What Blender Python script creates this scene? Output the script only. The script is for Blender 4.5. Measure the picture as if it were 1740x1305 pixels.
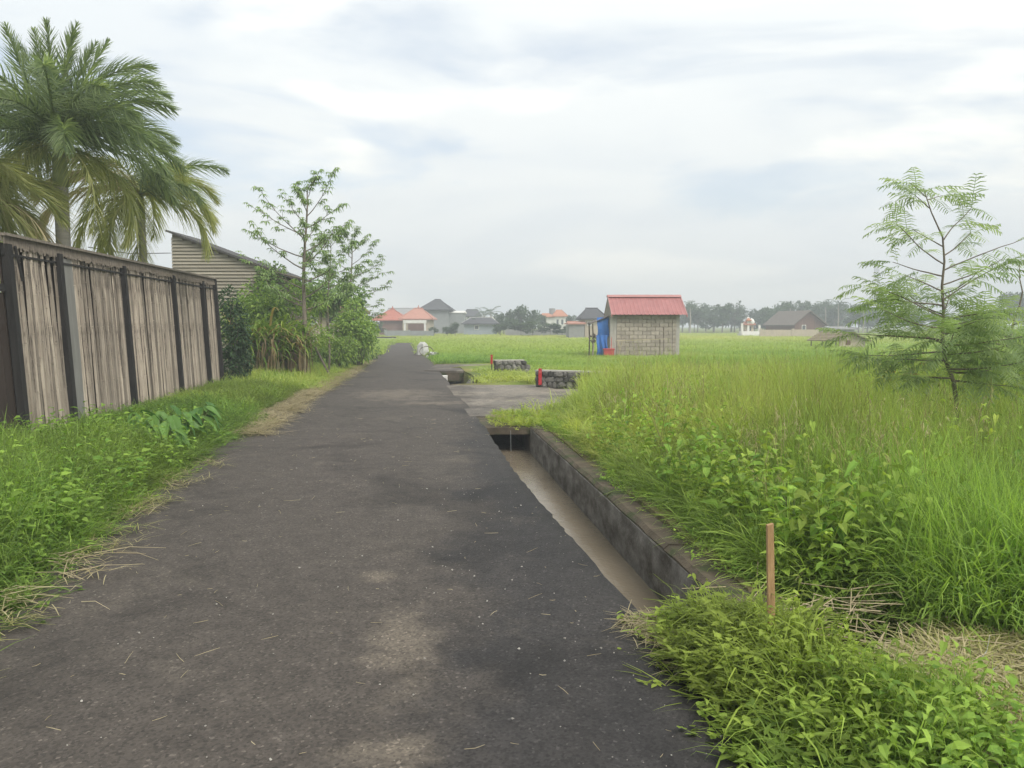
import bpy, math, random
import numpy as np
from mathutils import Vector, Matrix, Euler
R = math.radians
rng = random.Random(11)
nr = np.random.RandomState(5)
sc = bpy.context.scene
for o in list(bpy.data.objects): bpy.data.objects.remove(o)
col = sc.collection

# ---------------------------------------------------------------- camera, sky, sun, exposure
CAM_H, PITCH, F = 1.6, R(4.4), 1305.0
cam = bpy.data.cameras.new('camera'); camo = bpy.data.objects.new('camera', cam); col.objects.link(camo)
camo.location = (0, 0, CAM_H); camo.rotation_euler = (math.pi/2 - PITCH, 0, 0)
cam.sensor_width = 36; cam.lens = 36*F/1740; cam.clip_start = 0.05; cam.clip_end = 3000
sc.camera = camo

SUN_EL, SUN_AZ = R(52), R(140)          # azimuth clockwise from +Y (the way the camera looks)
world = bpy.data.worlds.new('World'); sc.world = world; world.use_nodes = True
wt = world.node_tree; wt.nodes.clear()
def N(t, kind, **kw):
    n = t.nodes.new(kind)
    for k, v in kw.items():
        if k == 'inp':
            for kk, vv in v.items(): n.inputs[kk].default_value = vv
        else: setattr(n, k, v)
    return n
def ramp(t, stops, interp='LINEAR'):
    n = t.nodes.new('ShaderNodeValToRGB'); cr = n.color_ramp; cr.interpolation = interp
    while len(cr.elements) < len(stops): cr.elements.new(0.5)
    for e, (p, c) in zip(cr.elements, stops):
        e.position = p; e.color = (c, c, c, 1) if isinstance(c, (int, float)) else (*c, 1)
    return n
L = wt.links.new
wo = N(wt, 'ShaderNodeOutputWorld')
sky = N(wt, 'ShaderNodeTexSky', sky_type='NISHITA', sun_disc=False, sun_elevation=SUN_EL, sun_rotation=SUN_AZ, air_density=1.0, dust_density=2.0, ozone_density=1.0)
bg_sky = N(wt, 'ShaderNodeBackground', inp={'Strength': 0.076}); L(sky.outputs[0], bg_sky.inputs[0])
tc = N(wt, 'ShaderNodeTexCoord'); sep = N(wt, 'ShaderNodeSeparateXYZ'); L(tc.outputs['Generated'], sep.inputs[0])
zc = N(wt, 'ShaderNodeMath', operation='MAXIMUM', inp={1: 0.0}); L(sep.outputs[2], zc.inputs[0])
za = N(wt, 'ShaderNodeMath', operation='ADD', inp={1: 0.16}); L(zc.outputs[0], za.inputs[0])
dx = N(wt, 'ShaderNodeMath', operation='DIVIDE'); L(sep.outputs[0], dx.inputs[0]); L(za.outputs[0], dx.inputs[1])
dy = N(wt, 'ShaderNodeMath', operation='DIVIDE'); L(sep.outputs[1], dy.inputs[0]); L(za.outputs[0], dy.inputs[1])
cmb = N(wt, 'ShaderNodeCombineXYZ'); L(dx.outputs[0], cmb.inputs[0]); L(dy.outputs[0], cmb.inputs[1])
mp = N(wt, 'ShaderNodeMapping', inp={'Location': (3.1, 1.7, 0.0), 'Rotation': (0, 0, R(-22)), 'Scale': (0.62, 1.0, 1.0)}); L(cmb.outputs[0], mp.inputs[0])
n1 = N(wt, 'ShaderNodeTexNoise', inp={'Scale': 0.85, 'Detail': 7.0, 'Roughness': 0.56, 'Distortion': 0.5}); L(mp.outputs[0], n1.inputs[0])
gap = ramp(wt, [(0.37, 0.55), (0.49, 1.0)], 'EASE'); L(n1.outputs[0], gap.inputs[0])     # cloud cover, thin where bluish
n2 = N(wt, 'ShaderNodeTexNoise', inp={'Scale': 2.1, 'Detail': 6.0, 'Roughness': 0.5, 'Distortion': 0.35})
mp2 = N(wt, 'ShaderNodeMapping', inp={'Location': (0.4, 0.2, 0.65), 'Scale': (1.3, 1.3, 5.0)}); L(tc.outputs['Generated'], mp2.inputs[0]); L(mp2.outputs[0], n2.inputs[0])
shade = ramp(wt, [(0.34, (0.62, 0.655, 0.675)), (0.52, (0.675, 0.70, 0.70)), (0.64, (0.80, 0.80, 0.755))], 'EASE'); L(n2.outputs[0], shade.inputs[0])
elev = N(wt, 'ShaderNodeMapRange', interpolation_type='SMOOTHSTEP', inp={'From Min': 0.0, 'From Max': 0.42, 'To Min': 0.92, 'To Max': 1.04}); L(zc.outputs[0], elev.inputs[0])
mul = N(wt, 'ShaderNodeMixRGB', blend_type='MULTIPLY', inp={0: 1.0}); L(shade.outputs[0], mul.inputs[1]); L(elev.outputs[0], mul.inputs[2])
bg_c = N(wt, 'ShaderNodeBackground', inp={'Strength': 0.62}); L(mul.outputs[0], bg_c.inputs[0])
mask = N(wt, 'ShaderNodeMapRange', interpolation_type='SMOOTHSTEP', inp={'From Min': 0.10, 'From Max': 0.20, 'To Min': 1.0, 'To Max': 0.0}); L(zc.outputs[0], mask.inputs[0])
mx = N(wt, 'ShaderNodeMath', operation='MAXIMUM'); L(gap.outputs[0], mx.inputs[0]); L(mask.outputs[0], mx.inputs[1])  # solid cloud bank low down
mixw = N(wt, 'ShaderNodeMixShader'); L(mx.outputs[0], mixw.inputs[0]); L(bg_sky.outputs[0], mixw.inputs[1]); L(bg_c.outputs[0], mixw.inputs[2])
L(mixw.outputs[0], wo.inputs[0])

sun = bpy.data.lights.new('sun', 'SUN'); suno = bpy.data.objects.new('sun', sun); col.objects.link(suno)
sun.energy = 1.5; sun.angle = R(35); sun.color = (1.0, 0.955, 0.88)
sd = Vector((math.sin(SUN_AZ)*math.cos(SUN_EL), math.cos(SUN_AZ)*math.cos(SUN_EL), math.sin(SUN_EL)))
suno.rotation_euler = (-sd).to_track_quat('-Z', 'Y').to_euler(); suno.location = sd*50

vs = sc.view_settings; vs.view_transform = 'Standard'; vs.look = 'None'; vs.gamma = 1.0; vs.use_curve_mapping = False
vs.exposure = 1.3
sc.cycles.use_denoising = True; sc.cycles.max_bounces = 6; sc.cycles.diffuse_bounces = 3; sc.cycles.transmission_bounces = 3
sc.cycles.volume_bounces = 0; sc.cycles.use_adaptive_sampling = True; sc.cycles.adaptive_threshold = 0.02; sc.cycles.volume_step_rate = 4

# ---------------------------------------------------------------- helpers
def at(px, py, Y):
    xc, yc = (px-870)/F, (652.5-py)/F
    t = Y/(math.cos(PITCH)+yc*math.sin(PITCH))
    return Vector((t*xc, Y, CAM_H + t*(yc*math.cos(PITCH)-math.sin(PITCH))))
def tag(o, label=None, cat=None, group=None, kind=None):
    if label: o['label'] = label
    if cat: o['category'] = cat
    if group: o['group'] = group
    if kind: o['kind'] = kind
    return o
ORG = {}
def thing(name, label, cat, loc=(0, 0, 0), group=None):
    o = bpy.data.objects.new(name, None); col.objects.link(o); o.location = loc; o.empty_display_size = 0.2
    ORG[o] = Vector(loc); return tag(o, label, cat, group)
class MB:
    def __init__(s): s.v, s.f, s.r = [], [], []
    def add(s, vs, fs, r=None):
        b = len(s.v); s.v.extend(tuple(p) for p in vs)
        r = rng.random() if r is None else r
        for f in fs: s.f.append(tuple(i+b for i in f)); s.r.append(r)
        return s
    def box(s, c, size, rot=None, r=None, taper=1.0):
        x, y, z = (k/2 for k in size); c = Vector(c); m = rot.to_matrix() if rot is not None else None
        vs = []
        for dz in (-1, 1):
            t = taper if dz > 0 else 1
            for dx_, dy_ in ((-1, -1), (1, -1), (1, 1), (-1, 1)):
                p = Vector((dx_*x*t, dy_*y*t, dz*z)); vs.append(c+(m@p if m else p))
        return s.add(vs, [(3, 2, 1, 0), (4, 5, 6, 7), (0, 1, 5, 4), (1, 2, 6, 5), (2, 3, 7, 6), (3, 0, 4, 7)], r)
    def bb(s, x0, x1, y0, y1, z0, z1, r=None):
        return s.box(((x0+x1)/2, (y0+y1)/2, (z0+z1)/2), (x1-x0, y1-y0, z1-z0), None, r)
    def tube(s, pts, rad, n=6, cap=True, r=None):
        pts = [Vector(p) for p in pts]; vs = []
        if isinstance(rad, (int, float)): rad = [rad]*len(pts)
        for i, p in enumerate(pts):
            d = (pts[min(i+1, len(pts)-1)]-pts[max(i-1, 0)])
            d = d.normalized() if d.length > 1e-9 else Vector((0, 0, 1))
            a = d.orthogonal() if abs(d.z) < .9 else Vector((0, 1, 0)).cross(d)
            if abs(d.z) < .9: a = Vector((0, 0, 1)).cross(d)
            a.normalize(); b = d.cross(a)
            for k in range(n):
                t = 2*math.pi*k/n; vs.append(p+(a*math.cos(t)+b*math.sin(t))*rad[i])
        fs = []
        for i in range(len(pts)-1):
            for k in range(n):
                k2 = (k+1) % n; fs.append((i*n+k, i*n+k2, (i+1)*n+k2, (i+1)*n+k))
        if cap: fs.append(tuple(range(n-1, -1, -1))); fs.append(tuple((len(pts)-1)*n+k for k in range(n)))
        return s.add(vs, fs, r)
    def strip(s, pts, wid, side, r=None, fold=0.0):
        vs = []; n = len(pts)
        for p, w in zip(pts, wid):
            p = Vector(p); vs += [p-side*w, p+side*w]
        fs = [(2*i, 2*i+1, 2*i+3, 2*i+2) for i in range(n-1)]
        return s.add(vs, fs, r)
    def leaf(s, p, d, length, width, up=None, droop=0.25, r=None):
        p = Vector(p); d = Vector(d).normalized(); up = Vector(up) if up is not None else Vector((0, 0, 1))
        sd_ = d.cross(up); sd_ = sd_.normalized() if sd_.length > 1e-4 else Vector((1, 0, 0))
        nn = sd_.cross(d); m = p+d*length*.42+nn*length*.05; e = p+d*length-Vector((0, 0, droop*length))
        return s.add([p, m-sd_*width/2, m+sd_*width/2, e], [(0, 2, 1), (1, 2, 3)], r)
    def leaf6(s, p, d, length, width, up=None, droop=0.25, r=None):
        p = Vector(p); d = Vector(d).normalized(); up = Vector(up) if up is not None else Vector((0, 0, 1))
        sd_ = d.cross(up); sd_ = sd_.normalized() if sd_.length > 1e-4 else Vector((1, 0, 0)); nn = sd_.cross(d); k = rng.uniform(.85, 1.15)
        a = p+d*length*.22+nn*length*.03; b = p+d*length*.58*k+nn*length*.03-Vector((0, 0, droop*length*.35)); e = p+d*length-Vector((0, 0, droop*length)); h = nn*width*.16
        return s.add([p, a-sd_*width*.40+h, a, a+sd_*width*.40+h, b-sd_*width*.46+h, b, b+sd_*width*.46+h, e], [(0, 2, 1), (0, 3, 2), (1, 2, 5, 4), (2, 3, 6, 5), (4, 5, 7), (5, 6, 7)], r)
    def mesh(s, name, mat, off=None, smooth=False):
        me = bpy.data.meshes.new(name); v = np.array(s.v, dtype=float).reshape(-1, 3)
        if off is not None: v = v-np.array(off)
        me.from_pydata(v.tolist(), [], s.f)
        a = me.attributes.new('rnd', 'FLOAT', 'FACE'); a.data.foreach_set('value', np.array(s.r, dtype=np.float32))
        if mat is not None: me.materials.append(mat)
        if smooth: me.polygons.foreach_set('use_smooth', [True]*len(me.polygons))
        me.update(); return me
    def build(s, name, mat, parent=None, smooth=False):
        off = ORG[parent] if parent is not None else None
        o = bpy.data.objects.new(name, s.mesh(name, mat, off, smooth)); col.objects.link(o)
        if parent is not None: o.parent = parent; ORG[o] = ORG[parent]
        else: ORG[o] = Vector((0, 0, 0))
        return o
def inst(name, me, parent, loc, rot=(0, 0, 0), scale=(1, 1, 1)):
    o = bpy.data.objects.new(name, me); col.objects.link(o); o.parent = parent
    o.location = loc; o.rotation_euler = rot; o.scale = scale
    return o
def copy_tree(o, parent=None):
    c = o.copy(); col.objects.link(c); c.parent = parent
    for ch in list(o.children): copy_tree(ch, c)
    return c
def rv(a=1.0): return Vector((rng.uniform(-a, a), rng.uniform(-a, a), rng.uniform(-a, a)))
def azel(az, el): return Vector((math.sin(az)*math.cos(el), math.cos(az)*math.cos(el), math.sin(el)))

# ---------------------------------------------------------------- materials
def newmat(name):
    m = bpy.data.materials.new(name); m.use_nodes = True; t = m.node_tree; t.nodes.clear()
    out = t.nodes.new('ShaderNodeOutputMaterial'); return m, t, out
def plain(name, c1, c2=None, rough=0.8, scale=6.0, bump=0.15, stretch=(1, 1, 1), objrand=0.0, spec=0.3, detail=5, stain=None, metallic=0.0, facernd=0.0, bscale=None):
    """two colours mixed by noise (object space), optional per-object tone and stain colour, fine bump"""
    m, t, out = newmat(name); c2 = c2 or tuple(k*.75 for k in c1)
    b = N(t, 'ShaderNodeBsdfPrincipled', inp={'Roughness': rough, 'Specular IOR Level': spec, 'Metallic': metallic})
    tc = N(t, 'ShaderNodeTexCoord'); mp = N(t, 'ShaderNodeMapping', inp={'Scale': stretch}); t.links.new(tc.outputs['Object'], mp.inputs[0])
    nz = N(t, 'ShaderNodeTexNoise', inp={'Scale': scale, 'Detail': detail, 'Roughness': 0.6})
    src = mp.outputs[0]
    if objrand:
        oi = N(t, 'ShaderNodeObjectInfo'); ad = N(t, 'ShaderNodeVectorMath', operation='MULTIPLY_ADD', inp={1: (1, 1, 1)})
        sc_ = N(t, 'ShaderNodeVectorMath', operation='SCALE', inp={0: (37., 23., 51.)}); t.links.new(oi.outputs['Random'], sc_.inputs['Scale'])
        t.links.new(mp.outputs[0], ad.inputs[0]); t.links.new(sc_.outputs[0], ad.inputs[2]); src = ad.outputs[0]
    t.links.new(src, nz.inputs[0])
    rp = ramp(t, [(0.32, c1), (0.68, c2)]); t.links.new(nz.outputs[0], rp.inputs[0]); colr = rp.outputs[0]
    if objrand:
        mr = N(t, 'ShaderNodeMapRange', inp={'To Min': 1-objrand, 'To Max': 1+objrand*.6}); t.links.new(oi.outputs['Random'], mr.inputs[0])
        mm = N(t, 'ShaderNodeMixRGB', blend_type='MULTIPLY', inp={0: 1.0}); t.links.new(colr, mm.inputs[1]); t.links.new(mr.outputs[0], mm.inputs[2]); colr = mm.outputs[0]
    if facernd:
        at_ = N(t, 'ShaderNodeAttribute', attribute_name='rnd'); mr = N(t, 'ShaderNodeMapRange', inp={'To Min': 1-facernd, 'To Max': 1+facernd*.6}); t.links.new(at_.outputs['Fac'], mr.inputs[0])
        mm = N(t, 'ShaderNodeMixRGB', blend_type='MULTIPLY', inp={0: 1.0}); t.links.new(colr, mm.inputs[1]); t.links.new(mr.outputs[0], mm.inputs[2]); colr = mm.outputs[0]
    if stain:
        sc3, ssc, sstr, lo, hi = stain
        mp3 = N(t, 'ShaderNodeMapping', inp={'Scale': sstr}); t.links.new(tc.outputs['Object'], mp3.inputs[0])
        n3 = N(t, 'ShaderNodeTexNoise', inp={'Scale': ssc, 'Detail': 6.0, 'Roughness': 0.65}); t.links.new(mp3.outputs[0], n3.inputs[0])
        r3 = ramp(t, [(lo, 0.0), (hi, 1.0)]); t.links.new(n3.outputs[0], r3.inputs[0])
        m3 = N(t, 'ShaderNodeMixRGB'); t.links.new(r3.outputs[0], m3.inputs[0]); t.links.new(colr, m3.inputs[1]); m3.inputs[2].default_value = (*sc3, 1); colr = m3.outputs[0]
    t.links.new(colr, b.inputs['Base Color'])
    if bump:
        nb = N(t, 'ShaderNodeTexNoise', inp={'Scale': bscale or scale*6, 'Detail': 4.0}); t.links.new(src, nb.inputs[0])
        bp = N(t, 'ShaderNodeBump', inp={'Strength': bump, 'Distance': 0.02}); t.links.new(nb.outputs[0], bp.inputs['Height']); t.links.new(bp.outputs[0], b.inputs['Normal'])
    t.links.new(b.outputs[0], out.inputs[0]); return m
def leafmat(name, ca, cb, dry=(0.30, 0.24, 0.09), trans=0.35, rough=0.55, tint=False, dryamt=0.0, spec=0.25):
    """leaf: colour between ca and cb by leaf, towards dry by the instance's tint value; thin, lets light through"""
    m, t, out = newmat(name)
    at_ = N(t, 'ShaderNodeAttribute', attribute_name='rnd')
    rp = ramp(t, [(0.0, ca), (1.0, cb)]); t.links.new(at_.outputs['Fac'], rp.inputs[0]); c = rp.outputs[0]
    if dryamt:
        g = N(t, 'ShaderNodeMath', operation='GREATER_THAN', inp={1: 1-dryamt}); t.links.new(at_.outputs['Fac'], g.inputs[0])
        md = N(t, 'ShaderNodeMixRGB'); t.links.new(g.outputs[0], md.inputs[0]); t.links.new(c, md.inputs[1]); md.inputs[2].default_value = (*dry, 1); c = md.outputs[0]
    if tint:
        ti = N(t, 'ShaderNodeAttribute', attribute_name='tint', attribute_type='INSTANCER')
        md = N(t, 'ShaderNodeMixRGB'); t.links.new(ti.outputs['Fac'], md.inputs[0]); t.links.new(c, md.inputs[1]); md.inputs[2].default_value = (*dry, 1); c = md.outputs[0]
        lu = N(t, 'ShaderNodeAttribute', attribute_name='lum', attribute_type='INSTANCER')
        mm = N(t, 'ShaderNodeMixRGB', blend_type='MULTIPLY', inp={0: 1.0}); t.links.new(c, mm.inputs[1]); t.links.new(lu.outputs['Fac'], mm.inputs[2]); c = mm.outputs[0]
    else:
        oi = N(t, 'ShaderNodeObjectInfo'); mr = N(t, 'ShaderNodeMapRange', inp={'To Min': 0.82, 'To Max': 1.05}); t.links.new(oi.outputs['Random'], mr.inputs[0])
        mm = N(t, 'ShaderNodeMixRGB', blend_type='MULTIPLY', inp={0: 1.0}); t.links.new(c, mm.inputs[1]); t.links.new(mr.outputs[0], mm.inputs[2]); c = mm.outputs[0]
    b = N(t, 'ShaderNodeBsdfPrincipled', inp={'Roughness': rough, 'Specular IOR Level': spec}); t.links.new(c, b.inputs['Base Color'])
    tr = N(t, 'ShaderNodeBsdfTranslucent'); tm = N(t, 'ShaderNodeMixRGB', blend_type='MULTIPLY', inp={0: 1.0, 2: (1.25, 1.3, 0.7, 1)}); t.links.new(c, tm.inputs[1]); t.links.new(tm.outputs[0], tr.inputs[0])
    mi = N(t, 'ShaderNodeMixShader', inp={0: trans}); t.links.new(b.outputs[0], mi.inputs[1]); t.links.new(tr.outputs[0], mi.inputs[2]); t.links.new(mi.outputs[0], out.inputs[0])
    return m
M = {}
M['grass'] = leafmat('grass', (0.11, 0.225, 0.042), (0.345, 0.50, 0.10), dry=(0.48, 0.51, 0.135), tint=True, trans=0.45)
M['weed'] = leafmat('weed', (0.085, 0.20, 0.036), (0.32, 0.49, 0.09), dry=(0.44, 0.45, 0.09), tint=True, trans=0.4, spec=0.1)
M['straw'] = leafmat('straw', (0.34, 0.28, 0.17), (0.50, 0.43, 0.28), trans=0.15, rough=0.8)
M['strawi'] = leafmat('straw_instance', (0.30, 0.24, 0.14), (0.44, 0.38, 0.25), dry=(0.26, 0.28, 0.06), trans=0.2, rough=0.8, tint=True)
M['taro'] = leafmat('taro_leaf', (0.11, 0.24, 0.035), (0.26, 0.42, 0.055), trans=0.4, rough=0.45)
M['taro_dark'] = leafmat('taro_leaf_dark', (0.07, 0.17, 0.035), (0.15, 0.28, 0.06), trans=0.3, rough=0.45)
M['bark'] = plain('bark', (0.20, 0.17, 0.13), (0.11, 0.095, 0.075), 0.9, 7, 0.5, (1, 1, .35))
M['bark_pale'] = plain('bark_pale', (0.36, 0.33, 0.28), (0.25, 0.23, 0.19), 0.9, 6, 0.4, (1, 1, .5))
M['soil'] = plain('soil', (0.055, 0.042, 0.028), (0.10, 0.08, 0.05), 0.95, 9, 0.6)
M['concrete_old'] = plain('old_concrete', (0.27, 0.255, 0.23), (0.15, 0.142, 0.128), 0.9, 5, 0.4, stain=((0.06, 0.052, 0.04), 2.4, (1.2, 1.2, 2.4), 0.34, 0.66))
M['concrete_moss'] = plain('mossy_concrete', (0.06, 0.048, 0.034), (0.115, 0.092, 0.064), 0.95, 6, 0.5, stain=((0.05, 0.06, 0.025), 4.0, (1, 1, 1), 0.5, 0.62))
M['stone'] = plain('stone', (0.25, 0.238, 0.215), (0.10, 0.095, 0.086), 0.9, 6, 0.6, objrand=0.65, stain=((0.04, 0.045, 0.03), 5.0, (1, 1, 1), 0.55, 0.68))
M['mortar'] = plain('mortar', (0.10, 0.095, 0.085), (0.06, 0.057, 0.05), 0.95, 8, 0.5)
M['block'] = plain('block', (0.42, 0.37, 0.31), (0.34, 0.30, 0.25), 0.95, 5, 0.5, objrand=0.2, stain=((0.20, 0.175, 0.14), 2.2, (1, 1, .6), 0.52, 0.70))
M['blockmortar'] = plain('block_mortar', (0.31, 0.275, 0.23), (0.24, 0.21, 0.175), 0.95, 8, 0.4)
M['cement'] = plain('cement', (0.42, 0.40, 0.36), (0.33, 0.315, 0.285), 0.9, 4, 0.3)
M['redroof'] = plain('red_metal_roof', (0.35, 0.135, 0.125), (0.28, 0.105, 0.098), 0.42, 2, 0.05, spec=0.6)
M['redridge'] = plain('red_ridge', (0.40, 0.19, 0.175), (0.33, 0.15, 0.135), 0.45, 2, 0.05, spec=0.5)
M['rust'] = plain('rusty_sheet', (0.16, 0.13, 0.115), (0.09, 0.075, 0.065), 0.7, 4, 0.2)
M['bluetarp'] = plain('blue_tarp', (0.035, 0.13, 0.40), (0.045, 0.17, 0.47), 0.5, 5, 0.25)
M['redcloth'] = plain('red_plastic', (0.50, 0.09, 0.08), (0.42, 0.07, 0.065), 0.5, 4, 0.1)
M['redpaint'] = plain('red_paint', (0.45, 0.03, 0.035), (0.36, 0.025, 0.03), 0.6, 6, 0.1)
M['bamboo_pale'] = plain('pale_bamboo', (0.46, 0.40, 0.27), (0.36, 0.30, 0.19), 0.7, 5, 0.1)
M['bamboo_dark'] = plain('weathered_pole', (0.16, 0.13, 0.10), (0.10, 0.085, 0.065), 0.8, 5, 0.2)
M['stakewood'] = plain('stake_wood', (0.42, 0.27, 0.135), (0.31, 0.19, 0.09), 0.75, 10, 0.3, (3, 3, .5), stain=((0.10, 0.055, 0.03), 9.0, (2, 2, .8), 0.60, 0.68))
M['white'] = plain('white_paint', (0.74, 0.73, 0.69), (0.64, 0.63, 0.59), 0.7, 2, 0.1)
M['whitesheet'] = plain('white_sheet', (0.50, 0.50, 0.47), (0.34, 0.345, 0.33), 0.7, 4, 0.2)
M['cream'] = plain('cream_wall', (0.50, 0.43, 0.33), (0.42, 0.36, 0.28), 0.85, 2, 0.1)
M['greywall'] = plain('grey_wall', (0.27, 0.285, 0.28), (0.22, 0.235, 0.23), 0.85, 1.5, 0.1)
M['bluewall'] = plain('pale_blue_wall', (0.34, 0.38, 0.41), (0.29, 0.33, 0.36), 0.85, 1.5, 0.1)
M['darkroof'] = plain('dark_roof', (0.075, 0.075, 0.08), (0.05, 0.05, 0.055), 0.75, 3, 0.2)
M['tile'] = plain('red_tile', (0.42, 0.15, 0.105), (0.33, 0.115, 0.08), 0.8, 3, 0.3)
M['tile_pale'] = plain('faded_red_tile', (0.44, 0.22, 0.165), (0.36, 0.175, 0.13), 0.8, 3, 0.3)
M['tile_orange'] = plain('orange_tile', (0.46, 0.20, 0.11), (0.38, 0.16, 0.09), 0.8, 3, 0.3)
M['browntile'] = plain('brown_tile', (0.24, 0.145, 0.10), (0.17, 0.10, 0.07), 0.85, 3, 0.3)
M['greysheet'] = plain('grey_sheet_roof', (0.28, 0.28, 0.275), (0.22, 0.22, 0.215), 0.6, 2, 0.1)
M['barnwood'] = plain('barn_wood', (0.215, 0.125, 0.095), (0.16, 0.09, 0.07), 0.85, 4, 0.2, objrand=0.2)
M['barnroof'] = plain('barn_roof', (0.19, 0.16, 0.135), (0.13, 0.11, 0.095), 0.85, 3, 0.3)
M['thatch'] = plain('thatch', (0.33, 0.27, 0.19), (0.22, 0.18, 0.125), 0.95, 6, 0.6, (1, 1, .4))
M['glass'] = plain('window_glass', (0.05, 0.06, 0.065), (0.04, 0.045, 0.05), 0.15, 2, 0.0, spec=0.6)
M['siding'] = plain('siding_board', (0.30, 0.27, 0.215), (0.235, 0.21, 0.165), 0.8, 3, 0.2, (.5, 4, 4), objrand=0.22)
M['fascia'] = plain('dark_fascia', (0.075, 0.072, 0.07), (0.05, 0.048, 0.047), 0.8, 4, 0.2)
M['post'] = plain('dark_post', (0.016, 0.015, 0.015), (0.030, 0.027, 0.025), 0.85, 5, 0.4, (3, 3, .5))
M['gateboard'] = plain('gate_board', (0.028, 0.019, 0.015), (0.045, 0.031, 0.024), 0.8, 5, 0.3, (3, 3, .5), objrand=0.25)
M['greyboard'] = plain('grey_board', (0.22, 0.215, 0.20), (0.17, 0.165, 0.15), 0.85, 4, 0.2, (3, 3, .4))
M['bamboo'] = plain('weathered_bamboo', (0.40, 0.345, 0.28), (0.24, 0.20, 0.16), 0.8, 3.2, 0.5, (4, 4, 0.6), objrand=0.5, stain=((0.055, 0.044, 0.036), 3.0, (7, 7, .5), 0.53, 0.64), bscale=24)
M['capbamboo'] = plain('cap_bamboo', (0.25, 0.215, 0.175), (0.13, 0.11, 0.09), 0.85, 9, 0.5, (6, 6, 1))
M['palmtrunk'] = plain('palm_trunk', (0.34, 0.32, 0.28), (0.24, 0.225, 0.195), 0.9, 3, 0.4, (1, 1, 7))
M['crownshaft'] = plain('palm_crownshaft', (0.27, 0.30, 0.13), (0.20, 0.24, 0.09), 0.6, 2, 0.1, (1, 1, .4))
M['frond'] = leafmat('palm_frond', (0.12, 0.175, 0.10), (0.31, 0.38, 0.20), trans=0.5, rough=0.4, spec=0.4)
M['frond_y'] = leafmat('palm_frond_light', (0.24, 0.28, 0.11), (0.48, 0.48, 0.22), trans=0.5, rough=0.45)
M['frond_dry'] = leafmat('palm_frond_dry', (0.38, 0.32, 0.18), (0.52, 0.45, 0.27), trans=0.2, rough=0.7)
M['kapok'] = leafmat('kapok_leaf', (0.15, 0.235, 0.09), (0.30, 0.41, 0.16), trans=0.35)
M['leuc'] = leafmat('feathery_leaf', (0.23, 0.33, 0.155), (0.43, 0.53, 0.28), trans=0.55)
M['bush'] = leafmat('bush_leaf', (0.12, 0.22, 0.045), (0.32, 0.44, 0.09), trans=0.35)
M['bush_dark'] = leafmat('dark_bush_leaf', (0.022, 0.055, 0.022), (0.055, 0.11, 0.035), trans=0.25)
M['bush_mid'] = leafmat('mid_bush_leaf', (0.09, 0.17, 0.05), (0.22, 0.32, 0.09), trans=0.3)
M['cane'] = leafmat('cane_leaf', (0.12, 0.22, 0.03), (0.28, 0.36, 0.06), dry=(0.34, 0.25, 0.10), trans=0.35, dryamt=0.14)
M['canedry'] = leafmat('dry_cane_leaf', (0.16, 0.115, 0.065), (0.33, 0.25, 0.12), trans=0.2)
M['fartree'] = leafmat('far_tree_leaf', (0.035, 0.075, 0.030), (0.085, 0.135, 0.048), trans=0.2)
M['fartree2'] = leafmat('far_tree_leaf_light', (0.055, 0.095, 0.035), (0.10, 0.15, 0.05), trans=0.2)
M['litter'] = plain('white_litter', (0.75, 0.75, 0.72), (0.62, 0.62, 0.6), 0.5, 5, 0.1)
M['pebble'] = plain('pebble', (0.40, 0.38, 0.34), (0.24, 0.225, 0.20), 0.9, 9, 0.1, facernd=0.45)
M['wire'] = plain('black_wire', (0.03, 0.03, 0.03), (0.02, 0.02, 0.02), 0.6)

# ground: patches of soil, mown dry grass and green, by noise
def ground_mat():
    m, t, out = newmat('ground_soil_and_turf')
    b = N(t, 'ShaderNodeBsdfPrincipled', inp={'Roughness': 0.95, 'Specular IOR Level': 0.1})
    tc = N(t, 'ShaderNodeTexCoord')
    n1 = N(t, 'ShaderNodeTexNoise', inp={'Scale': 0.35, 'Detail': 6.0, 'Roughness': 0.62}); t.links.new(tc.outputs['Object'], n1.inputs[0])
    n2 = N(t, 'ShaderNodeTexNoise', inp={'Scale': 5.0, 'Detail': 6.0, 'Roughness': 0.7}); t.links.new(tc.outputs['Object'], n2.inputs[0])
    ra = ramp(t, [(0.36, (0.10, 0.155, 0.03)), (0.52, (0.17, 0.20, 0.045)), (0.66, (0.26, 0.235, 0.085))]); t.links.new(n1.outputs[0], ra.inputs[0])
    rb = ramp(t, [(0.40, (0.075, 0.06, 0.035)), (0.60, (0.16, 0.135, 0.075))]); t.links.new(n2.outputs[0], rb.inputs[0])
    fac = N(t, 'ShaderNodeAttribute', attribute_name='turf')
    mi = N(t, 'ShaderNodeMixRGB'); t.links.new(fac.outputs['Fac'], mi.inputs[0]); t.links.new(rb.outputs[0], mi.inputs[1]); t.links.new(ra.outputs[0], mi.inputs[2])
    t.links.new(mi.outputs[0], b.inputs['Base Color'])
    bp = N(t, 'ShaderNodeBump', inp={'Strength': 0.7, 'Distance': 0.05}); t.links.new(n2.outputs[0], bp.inputs['Height']); t.links.new(bp.outputs[0], b.inputs['Normal'])
    t.links.new(b.outputs[0], out.inputs[0]); return m
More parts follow.
